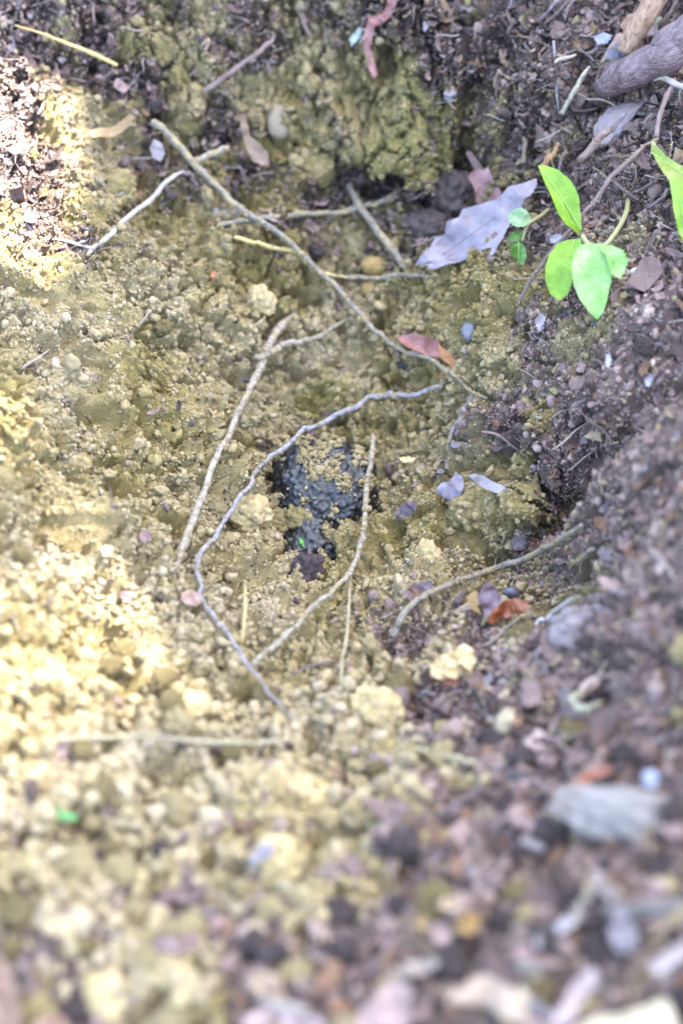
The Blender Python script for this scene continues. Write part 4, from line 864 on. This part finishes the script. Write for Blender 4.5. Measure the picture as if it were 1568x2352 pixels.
gleaf(ell(1192, 502, 28, 24, 10, 18, .2), mat('round_leaf', (.34, .52, .22), (.50, .66, .38), .4, 90, trans=.3), 16, (-.2, -.5, 1), [(1215, 510), (1168, 495)], cup=.3, jag=2.5)
gleaf([(1165,545),(1180,532),(1202,530),(1208,545),(1192,556),(1170,556)], dgreen_m, 9, (-.2, -.6, 1), [(1205, 535), (1165, 550)])
gleaf([(1192,556),(1205,566),(1206,592),(1200,610),(1186,598),(1168,582),(1174,562)], dgreen_m, 9, (.2, -.7, 1), [(1198, 560), (1198, 608)])
v, f = tube([P(1262, 478, .000), P(1240, 497, .008), P(1215, 512, .014), P(1205, 530, .012), P(1198, 556, .009)], [.0011, .0011, .001, .0009, .0008], 30, 7, .05, 4); add('stem', v, f, stem_m, g)
g = empty('edge_plant', P(1568, 420, 2)); tag(g, 'yellow-green leaf bending in at the right edge', 'plant')
ygm = gmat('yellow_green', (.38, .48, .07), (.52, .60, .14))
gleaf([(1492,338),(1505,332),(1530,360),(1560,378),(1600,395),(1600,420),(1560,425),(1535,415),(1518,392),(1502,362)], ygm, 26, (-.3, -.5, 1), [(1495, 335), (1600, 410)])
gleaf([(1535,412),(1560,415),(1600,420),(1600,560),(1572,558),(1555,535),(1548,500),(1542,460)], lime_m, 28, (.2, -.6, 1), [(1555, 415), (1575, 555)])
v, f = tube([P(1505, 320, .006), P(1500, 335, .022), P(1530, 370, .026), P(1590, 405, .026)], [.0016, .0014, .0012, .001], 20, 7, .05, 4); add('stem', v, f, stem_m, g)
g = empty('white_bud', P(1465, 628, 10)); tag(g, 'creamy white oval bud on a thin stalk right of the seedling', 'bud')
lump('bud_body', 1464, 627, 52, 24, mat('bud_white', (.74, .72, .50), (.86, .84, .68), .5, 120), sub=3, seed=6, rough=.05, crumb=0, sink=-.1, tilt=10, parent=g)
root('stalk', [(1486,624,4),(1520,622,4),(1560,615,0)], [7, 6, 5], brown_m, parent=g, n=14)
g = empty('green_sprout', P(140, 1870, 3)); tag(g, 'small vivid green leaf scrap on the heap at lower left', 'sprout')
vg = mat('vivid_green', (.16, .44, .13), (.28, .56, .22), .45, 100, trans=.25)
gleaf([(112,1862),(120,1850),(132,1848),(142,1862),(158,1866),(176,1872),(174,1886),(155,1884),(140,1880),(122,1890),(112,1880)], vg, 8, (0, -.5, 1), [(112, 1870), (175, 1880)])
g = empty('tiny_sprout', P(692, 1246, 6)); tag(g, 'tiny green blade sprouting between the truffle and its lower lobe', 'sprout')
gleaf([(686,1236),(690,1234),(698,1246),(700,1258),(695,1256),(689,1246)], mat('tiny_green', (.10, .42, .04), (.16, .5, .08), .4, 100), 22, (0, -.8, 1), [(688, 1235), (699, 1258)], rr=(-.7, .7))

# ------------------------------------------------------------------ stones, clods, buds
loam_m = mat('clod_loam', (.38, .30, .105), (.54, .42, .19), 0.95, 160, 0.8, 700, c3=tuple(OCHRE), spec=.1)
pale_clod_m = mat('clod_pale', (.50, .39, .18), (.62, .50, .27), 0.95, 160, 0.8, 700, spec=.1)
dark_clod_m = mat('clod_dark', (.075, .055, .05), (.17, .13, .115), 0.9, 260, 0.9, 700, spec=.2)
mixed_m = mat('clod_mixed', (.16, .12, .10), (.42, .34, .28), 0.9, 120, 0.8, 500, c3=(.30, .25, .25))
def L_(name, a, b, w_, h_, m, label, cat, **k): return lump(name, a, b, w_, h_, m, label, cat, **k)
L_('beige_stone', 643, 282, 62, 84, mat('beige_stone', (.30, .24, .15), (.38, .31, .21), .8, 220, .3), 'smooth beige egg-shaped stone near the top, right of the brown husk', 'stone', seed=2, rough=.08, crumb=0, thick=.55)
L_('grey_stone', 1500, 1905, 420, 160, mat('grey_stone', (.18, .155, .135), (.36, .325, .295), .9, 130, .9, c3=(.26, .235, .21), dust=(.13, .10, .085), dustamt=0.25), 'large flat grey stone at the lower right', 'stone', seed=5, rough=.26, crumb=.12, sink=.66, tilt=-18, thick=.35, sub=5, facet=.3)
L_('mottled_clod', 1350, 1450, 170, 118, mixed_m, 'big mottled grey-brown clod on the right bank below the black gap', 'soil clod', seed=7, sub=5, rough=.2)
L_('humus_clump', 1036, 446, 104, 96, dark_clod_m, 'dark purplish humus clump left of the maroon leaf', 'soil clod', seed=9, sub=5, rough=.22, crumb=.16)
L_('humus_clump', 985, 515, 90, 60, dark_clod_m, 'dark humus clump between the stout root and the lilac leaf', 'soil clod', seed=10, sub=5, crumb=.16, sink=.5)
L_('charred_clump', 706, 1312, 62, 72, mat('charred', (.045, .03, .03), (.10, .07, .068), .9, 500, .9, 900), 'dark brown crumbly lump right under the truffle', 'soil clod', seed=12, sub=5, crumb=.16, rough=.25, lift=.015)
L_('clay_lump', 858, 1632, 120, 105, pale_clod_m, 'big pale yellow clay lump below the hole, right of the lilac root\'s end', 'soil clod', seed=13, sub=5)
L_('clay_lump', 688, 2092, 98, 84, pale_clod_m, 'round bright yellow clay lump above the dark patch in the foreground', 'soil clod', seed=14, sub=4)
L_('clay_lump', 460, 2308, 105, 88, loam_m, 'large ochre clay lump at the bottom, centre left', 'soil clod', seed=15, sub=4)
L_('clay_lump', 240, 2285, 95, 100, pale_clod_m, 'tall yellow clay lump at the bottom left', 'soil clod', seed=16, sub=4)
L_('clay_lump', 85, 2318, 78, 70, loam_m, 'ochre clay lump in the lower left corner beside the brown leaf', 'soil clod', seed=17)
L_('clay_lump', 378, 2240, 120, 70, pale_clod_m, 'long pale clay lump between the two big bottom left lumps', 'soil clod', seed=18)
L_('clay_lump', 1080, 1170, 88, 80, loam_m, 'ochre clay lump right of the slate leaf scrap', 'soil clod', seed=19, sub=5)
L_('clay_lump', 985, 1290, 60, 84, pale_clod_m, 'upright pale clay lump above the stout dusty root', 'soil clod', seed=20, sub=5)
L_('clay_lump', 690, 1192, 66, 66, loam_m, 'ochre clod leaning on the lower left of the truffle', 'soil clod', seed=21, sub=5, lift=.013)
L_('clay_lump', 640, 1200, 64, 56, loam_m, 'ochre clod left of the truffle\'s lower lobe', 'soil clod', seed=22, sub=5)
L_('clay_lump', 575, 1185, 84, 80, pale_clod_m, 'broad pale clod between the lilac root and the truffle', 'soil clod', seed=23, sub=5)
L_('clay_lump', 710, 185, 54, 34, pale_clod_m, 'small bright yellow block near the top, left of the pink strip', 'soil clod', seed=24, facet=.6, crumb=.03)
L_('clay_lump', 250, 445, 120, 90, loam_m, 'wide ochre clod left of the bleached root\'s top', 'soil clod', seed=25, sub=5, sink=.55)
L_('clay_lump', 600, 690, 54, 66, pale_clod_m, 'pale clod on the back slope above the forked root', 'soil clod', seed=26, sub=5, sink=.45)
L_('clay_lump', 720, 380, 100, 80, loam_m, 'rounded ochre clod below the beige stone', 'soil clod', seed=27, sub=5, sink=.5)
L_('clay_lump', 445, 1620, 70, 60, pale_clod_m, 'pale clod on the heap left of the lilac root\'s end', 'soil clod', seed=28)
L_('clay_lump', 640, 1985, 110, 120, pale_clod_m, 'broad yellow clod below the pale lilac scrap', 'soil clod', seed=29, sub=5, sink=.45)
L_('clay_lump', 690, 1830, 130, 90, pale_clod_m, 'wide yellow clod on the heap under the level straw\'s right end', 'soil clod', seed=30, sub=5, sink=.5)
org_m = mat('orange_pebble', (.30, .19, .05), (.42, .29, .11), .7, 200, .3)
L_('orange_pebble', 858, 612, 58, 46, org_m, 'orange-ochre pebble above the yellow root', 'pebble', seed=31, rough=.1, crumb=.02)
L_('orange_pebble', 846, 664, 40, 34, org_m, 'smaller orange-ochre pebble below the yellow root', 'pebble', seed=32, rough=.1, crumb=.02)
L_('dark_pebble', 1020, 640, 22, 30, dark_clod_m, 'dark crumb on the pale slope right of the yellow root', 'soil clod', seed=33, sub=3)
L_('grey_pebble', 1075, 760, 30, 46, mat('blue_grey', (.22, .21, .23), (.34, .33, .36)), 'blue-grey pebble on the pale rim right of the rust-red leaf', 'pebble', seed=34, sub=3, crumb=.02)
L_('dark_pebble', 505, 705, 34, 40, dark_clod_m, 'dark crumb on the back slope left of the pale clod', 'soil clod', seed=35, sub=3)
L_('dark_pebble', 935, 832, 46, 34, dark_clod_m, 'dark crumb just under the rust-red leaf', 'soil clod', seed=36, sub=3)
L_('round_pebble', 1510, 52, 26, 26, mat('round_pebble', (.36, .36, .22), (.46, .46, .3), .7), 'small round olive pebble by the top right bark shoot', 'pebble', seed=37, sub=3, rough=.05, crumb=0)
g = empty('pink_bud', P(1350, 1570, 8)); tag(g, 'pink bud on a thin forked stalk lying in the right bank\'s shadow gap', 'bud')
lump('bud_body', 1352, 1572, 62, 30, mat('bud_pink', (.58, .36, .28), (.72, .52, .44), .5, 120), sub=3, seed=40, rough=.06, crumb=0, sink=-.1, tilt=35, parent=g)
root('stalk', [(1375,1558,9),(1400,1552,11),(1430,1545,6)], [14, 14, 12], brown_m, parent=g, n=14)
root('stalk', [(1330,1590,9),(1312,1605,9),(1328,1630,8),(1350,1628,8),(1378,1612,3)], [14, 16, 15, 14, 12], mat('greenish_stalk', (.42, .42, .26), (.54, .52, .36), .6), parent=g, n=24)
g = empty('seed_pod', P(1210, 2300, 10)); tag(g, 'standing tan seed pod at the bottom between the tan leaf and the pink blade', 'seed pod')
lump('pod_body', 1212, 2228, 62, 110, mat('pod', (.44, .35, .22), (.62, .54, .40), .6, 90, .4), sub=4, seed=41, rough=.08, crumb=.02, sink=-.15, tilt=-8, parent=g, thick=.7)
lump('pod_tip', 1222, 2178, 40, 40, mat('pod_tip', (.48, .42, .28), (.60, .53, .38), .6), sub=3, seed=42, rough=.06, crumb=0, sink=-.3, parent=g)
root('pod_stalk', [(1205,2275,8),(1200,2310,6),(1196,2345,2)], [36, 30, 26], mat('pod', (.4, .32, .2)), parent=g, n=14)
root('fallen_stick', [(1390,2090,9),(1430,2095,12),(1480,2088,14),(1590,2070,12)], [30, 42, 34, 34], mat('grey_stick', (.11, .09, .08), (.24, .21, .195), .8, 300, 1.0), 'blurred grey stick at the lower right edge', 'stick', n=26, knob=.12)
# loose clods one could pick up
clod_meshes = []
for i in range(6):
    q, f = lump_verts(4, 60 + i, .26, .2); clod_meshes.append((mesh_np('clod_shape', q, f, loam_m), mesh_np('clod_shape', q, f, pale_clod_m), mesh_np('clod_shape', q, f, dark_clod_m)))
MARKS = [(742, 1120, 'the truffle'), (270, 500, 'the bleached root'), (505, 1035, 'the forked root'), (640, 535, 'the long root'), (1090, 510, 'the lilac leaf'), (1340, 600, 'the green seedling'), (1145, 1385, 'the amber leaf'), (1040, 1520, 'the cream chips'),
 (858, 1632, 'the big clay lump'), (1425, 1915, 'the flat grey stone'), (140, 1870, 'the vivid green scrap'), (300, 1690, 'the level straw'), (688, 2092, 'the round yellow lump'), (460, 2308, 'the bottom ochre lump'), (240, 2285, 'the tall yellow lump'), (10, 2300, 'the brown corner leaf'),
 (1212, 2228, 'the seed pod'), (890, 2310, 'the pinkish-brown leaf'), (1070, 2115, 'the orange-brown scrap'), (1440, 2350, 'the cream corner leaf'), (590, 1555, 'the lower end of the lilac root'), (1350, 1450, 'the mottled clod'), (1350, 1580, 'the pink bud'), (985, 420, 'the dark back hollow'),
 (643, 282, 'the beige stone'), (980, 795, 'the rust-red leaf'), (838, 1160, 'the banded root'), (1120, 1330, 'the stout dusty root'), (1033, 1125, 'the slate scrap'), (850, 90, 'the pink strip'), (1500, 140, 'the bark stick'), (160, 105, 'the yellow grass straw'), (1365, 1030, 'the pinkish twig'), (600, 1960, 'the pale lilac scrap'), (1100, 1752, 'the short pale straw'), (570, 2150, 'the dark foreground patch'), (1440, 880, 'the bluish flake')]
used_l = {}
def clod_label(colr_, r, a, b, noun):
    best = sorted(MARKS, key=lambda m: (m[0] - a) ** 2 + (m[1] - b) ** 2)
    sz = 'tiny' if r < .003 else 'small' if r < .0042 else 'middling' if r < .0055 else 'large'
    for m in best[:3]:
        dx, dy = a - m[0], b - m[1]
        far = math.hypot(dx, dy)
        side = ('right of' if dx > 0 else 'left of') if abs(dx) > 1.6 * abs(dy) else ('below' if dy > 0 else 'above') if abs(dy) > 1.6 * abs(dx) else ('below and right of' if dx > 0 and dy > 0 else 'below and left of' if dy > 0 else 'above and right of' if dx > 0 else 'above and left of')
        for t in ('', ' close' if far < 90 else ' a little way' if far < 190 else ' well'):
            lab = '%s %s %s lying%s %s %s' % (sz, colr_, noun, t, side, m[2])
            if lab not in used_l: used_l[lab] = 1; return lab
    return lab
KEEP_OFF = [(1040, 1520, 90), (1145, 1380, 95), (1090, 510, 150), (975, 800, 90), (745, 1150, 170), (1040, 1120, 70), (1120, 1115, 70), (1340, 560, 120), (700, 1310, 70), (855, 1630, 80)]
def clear(a, b): return all(math.hypot(a - k[0], b - k[1]) > k[2] for k in KEEP_OFF)
cl = random.Random(21); made = 0; tries = 0
placed = []
while made < 155 and tries < 5000:
    tries += 1
    px_ = cl.uniform(-20, 1590); py_ = 2360 - 900 * cl.random() ** 1.5 if made < 120 else cl.uniform(350, 1500)
    p = P(px_, py_); hu = float(humus_n(np.array([p[0]]), np.array([p[1]]))[0])
    front = made < 120
    r = cl.uniform(.0034, .0068) if front else cl.uniform(.0022, .0045)
    if any((p[0] - a) ** 2 + (p[1] - b) ** 2 < (r + c) ** 2 * 1.1 for a, b, c in placed): continue
    if not clear(px_, py_): continue
    placed.append((p[0], p[1], r))
    dk = cl.random() < hu * .85
    if dk and front and py_ < 1700: continue
    mm = clod_meshes[cl.randrange(6)][2 if dk else (1 if cl.random() < .55 else 0)]
    o = bpy.data.objects.new('soil_clod', mm); col.objects.link(o)
    zz = float(Hd(np.array([p[0]]), np.array([p[1]]))[0])
    o.location = (p[0], p[1], zz + r * .3); o.scale = (r * cl.uniform(.85, 1.2), r * cl.uniform(.8, 1.1), r * cl.uniform(.7, .95)); o.rotation_euler = (cl.uniform(-.5, .5), cl.uniform(-.5, .5), cl.uniform(0, 6.28))
    tag(o, clod_label('dark' if dk else 'yellow' if front else 'ochre', r, px_, py_, 'clod'), 'soil clod', ('dark ' if dk else 'yellow ') + ('loose clods in the blurred foreground' if front else 'clods round the hole'))
    made += 1

# fragments of dead leaf big enough to pick out
frag_m = [mat('frag_' + nm, a_, b_, .65, 120, .4) for nm, a_, b_ in (('brown', (.22, .15, .12), (.34, .25, .21)), ('pink', (.31, .21, .185), (.45, .33, .29)), ('grey', (.15, .135, .14), (.25, .23, .24)), ('tan', (.33, .24, .155), (.46, .35, .24)), ('dark', (.11, .08, .075), (.2, .15, .14)))]
frag_n = ['brown', 'pinkish', 'lilac-grey', 'tan', 'dark brown']
frag_me = []
for i in range(6):
    n = 14; ang = np.linspace(0, 6.283, n, endpoint=False); rr = 0.6 + 0.4 * RNG.random(n); el = .35 + .35 * RNG.random(); cv = RNG.uniform(-.35, .5)
    def ring(s): return np.stack([np.cos(ang) * rr * s, np.sin(ang) * rr * el * s, cv * (np.cos(ang) * rr * s) ** 2 + .5 * np.abs(np.sin(ang) * rr * el * s) + .10 * s * RNG.standard_normal(n)], 1)
    o1, o2 = ring(1.0), ring(.5); top = np.vstack([o1, o2, [[0, 0, 0]]]); v = np.vstack([top, top - [0, 0, .07]]); k = len(top); f = []
    for j in range(n):
        j2 = (j + 1) % n
        f += [(j, j2, n + j2, n + j), (n + j, n + j2, 2 * n), (k + j2, k + j, k + n + j, k + n + j2), (k + n + j2, k + n + j, k + 2 * n), (j2, j, k + j, k + j2)]
    frag_me.append([mesh_np('fragment_shape', v, f, mm, True) for mm in frag_m])
made = 0; tries = 0; fp_ = []
while made < 190 and tries < 6000:
    tries += 1
    u = cl.random()
    if u < .42: px_ = cl.uniform(1130, 1590); py_ = cl.uniform(-30, 560)
    elif u < .62: px_ = cl.uniform(1200, 1590); py_ = cl.uniform(560, 1750)
    elif u < .9: px_ = cl.uniform(520, 1590); py_ = cl.uniform(1750, 2370)
    else: px_ = cl.uniform(0, 1150); py_ = cl.uniform(-30, 420)
    if not clear(px_, py_) or (px_ < 220 and py_ < 700): continue
    p = P(px_, py_)
    if cl.random() > float(humus(np.array([p[0]]), np.array([p[1]]))[0]) ** 1.5: continue
    r = cl.uniform(.0035, .0075) * (1.25 if py_ > 1900 else 1.35 if py_ < 560 and px_ > 1130 else 1)
    if any((p[0] - a) ** 2 + (p[1] - b) ** 2 < (r + c) ** 2 * .5 for a, b, c in fp_): continue
    fp_.append((p[0], p[1], r)); ci = cl.choices(range(5), [.30, .2, .16, .12, .22])[0]
    o = bpy.data.objects.new('leaf_fragment', frag_me[cl.randrange(6)][ci]); col.objects.link(o)
    zz = float(Hd(np.array([p[0]]), np.array([p[1]]))[0])
    o.location = (p[0], p[1], zz + r * .25); o.scale = (r, r, r); o.rotation_euler = (cl.gauss(.25, .45), cl.gauss(0, .45), cl.uniform(0, 6.28))
    tag(o, clod_label(frag_n[ci], r * .75, px_, py_, 'leaf fragment'), 'leaf', 'dead leaf fragments in the humus'); made += 1

# fallen twigs tangled in the litter
twig_m = [mat('twig_' + nm, a_, b_, .75, 420, 1.0, c3=c_) for nm, a_, b_, c_ in (('brown', (.10, .065, .05), (.34, .25, .20), (.20, .14, .115)), ('purple', (.14, .095, .10), (.36, .29, .31), (.24, .175, .18)), ('tan', (.22, .16, .10), (.50, .41, .30), (.36, .28, .19)))]
made = 0
while made < 52:
    if made < 32: px_ = cl.uniform(1170, 1580); py_ = cl.uniform(-10, 520); an = R(cl.gauss(-42, 32))
    elif made < 42: px_ = cl.uniform(1230, 1570); py_ = cl.uniform(560, 1700); an = R(cl.gauss(-30, 40))
    else: px_ = cl.uniform(850, 1560); py_ = cl.uniform(1750, 2330); an = R(cl.gauss(-30, 40))
    if not clear(px_, py_): continue
    ln = cl.uniform(45, 150); ti = cl.randrange(3); w0 = cl.uniform(7, 15) * (1.3 if py_ > 1700 else 1)
    pp = [(px_ + (s - .5) * ln * math.cos(an) + cl.gauss(0, 3), py_ + (s - .5) * ln * math.sin(an) + cl.gauss(0, 3), hh_) for s, hh_ in ((0, 1), (.35, cl.uniform(2, 5)), (.7, cl.uniform(2, 6)), (1, cl.uniform(0, 4)))]
    root('fallen_twig', pp, [w0, w0 * cl.uniform(.6, .9)], twig_m[ti], clod_label(('brown', 'purplish', 'tan')[ti], ln / 20000, px_, py_, 'twig'), 'twig', 'fallen twigs in the litter', n=12, knob=.05, seg=7, kink=.0004)
    made += 1

# soil dust and crumbs clinging to the roots
rv = np.vstack(ROOTV); k = RNG.choice(len(rv), 6500, replace=False); cp = rv[k]
sel = vn3(cp[:, 0] * 120, cp[:, 1] * 120, cp[:, 2] * 120, 4) + RNG.normal(0, .25, len(cp)) > .12
cp = cp[sel]; n = len(cp); r = np.exp(RNG.normal(math.log(.00042), .35, n))
scatter('clinging_soil', cp, r[:, None] * np.ones((1, 3)), RNG.uniform(0, 6.28, (n, 3)), RNG.integers(0, 7, n), loam(RNG.normal(0, .3, n)), crumb_src, 'ochre soil crumbs clinging to the bare roots', 'soil crumbs')

k = RNG.choice(len(rv), 200, replace=False); r = RNG.uniform(.002, .0055, 200)
scatter('root_hairs', rv[k], np.stack([r, r * .6, r * .6], 1), np.stack([RNG.normal(0, .5, 200), RNG.normal(0, .5, 200), RNG.uniform(0, 6.28, 200)], 1), RNG.integers(0, 4, 200), np.array([[.2, .16, .11]]) * RNG.uniform(.7, 1.2, (200, 1)), fibre_src, 'fine hairs standing off the bare roots', 'root hairs')
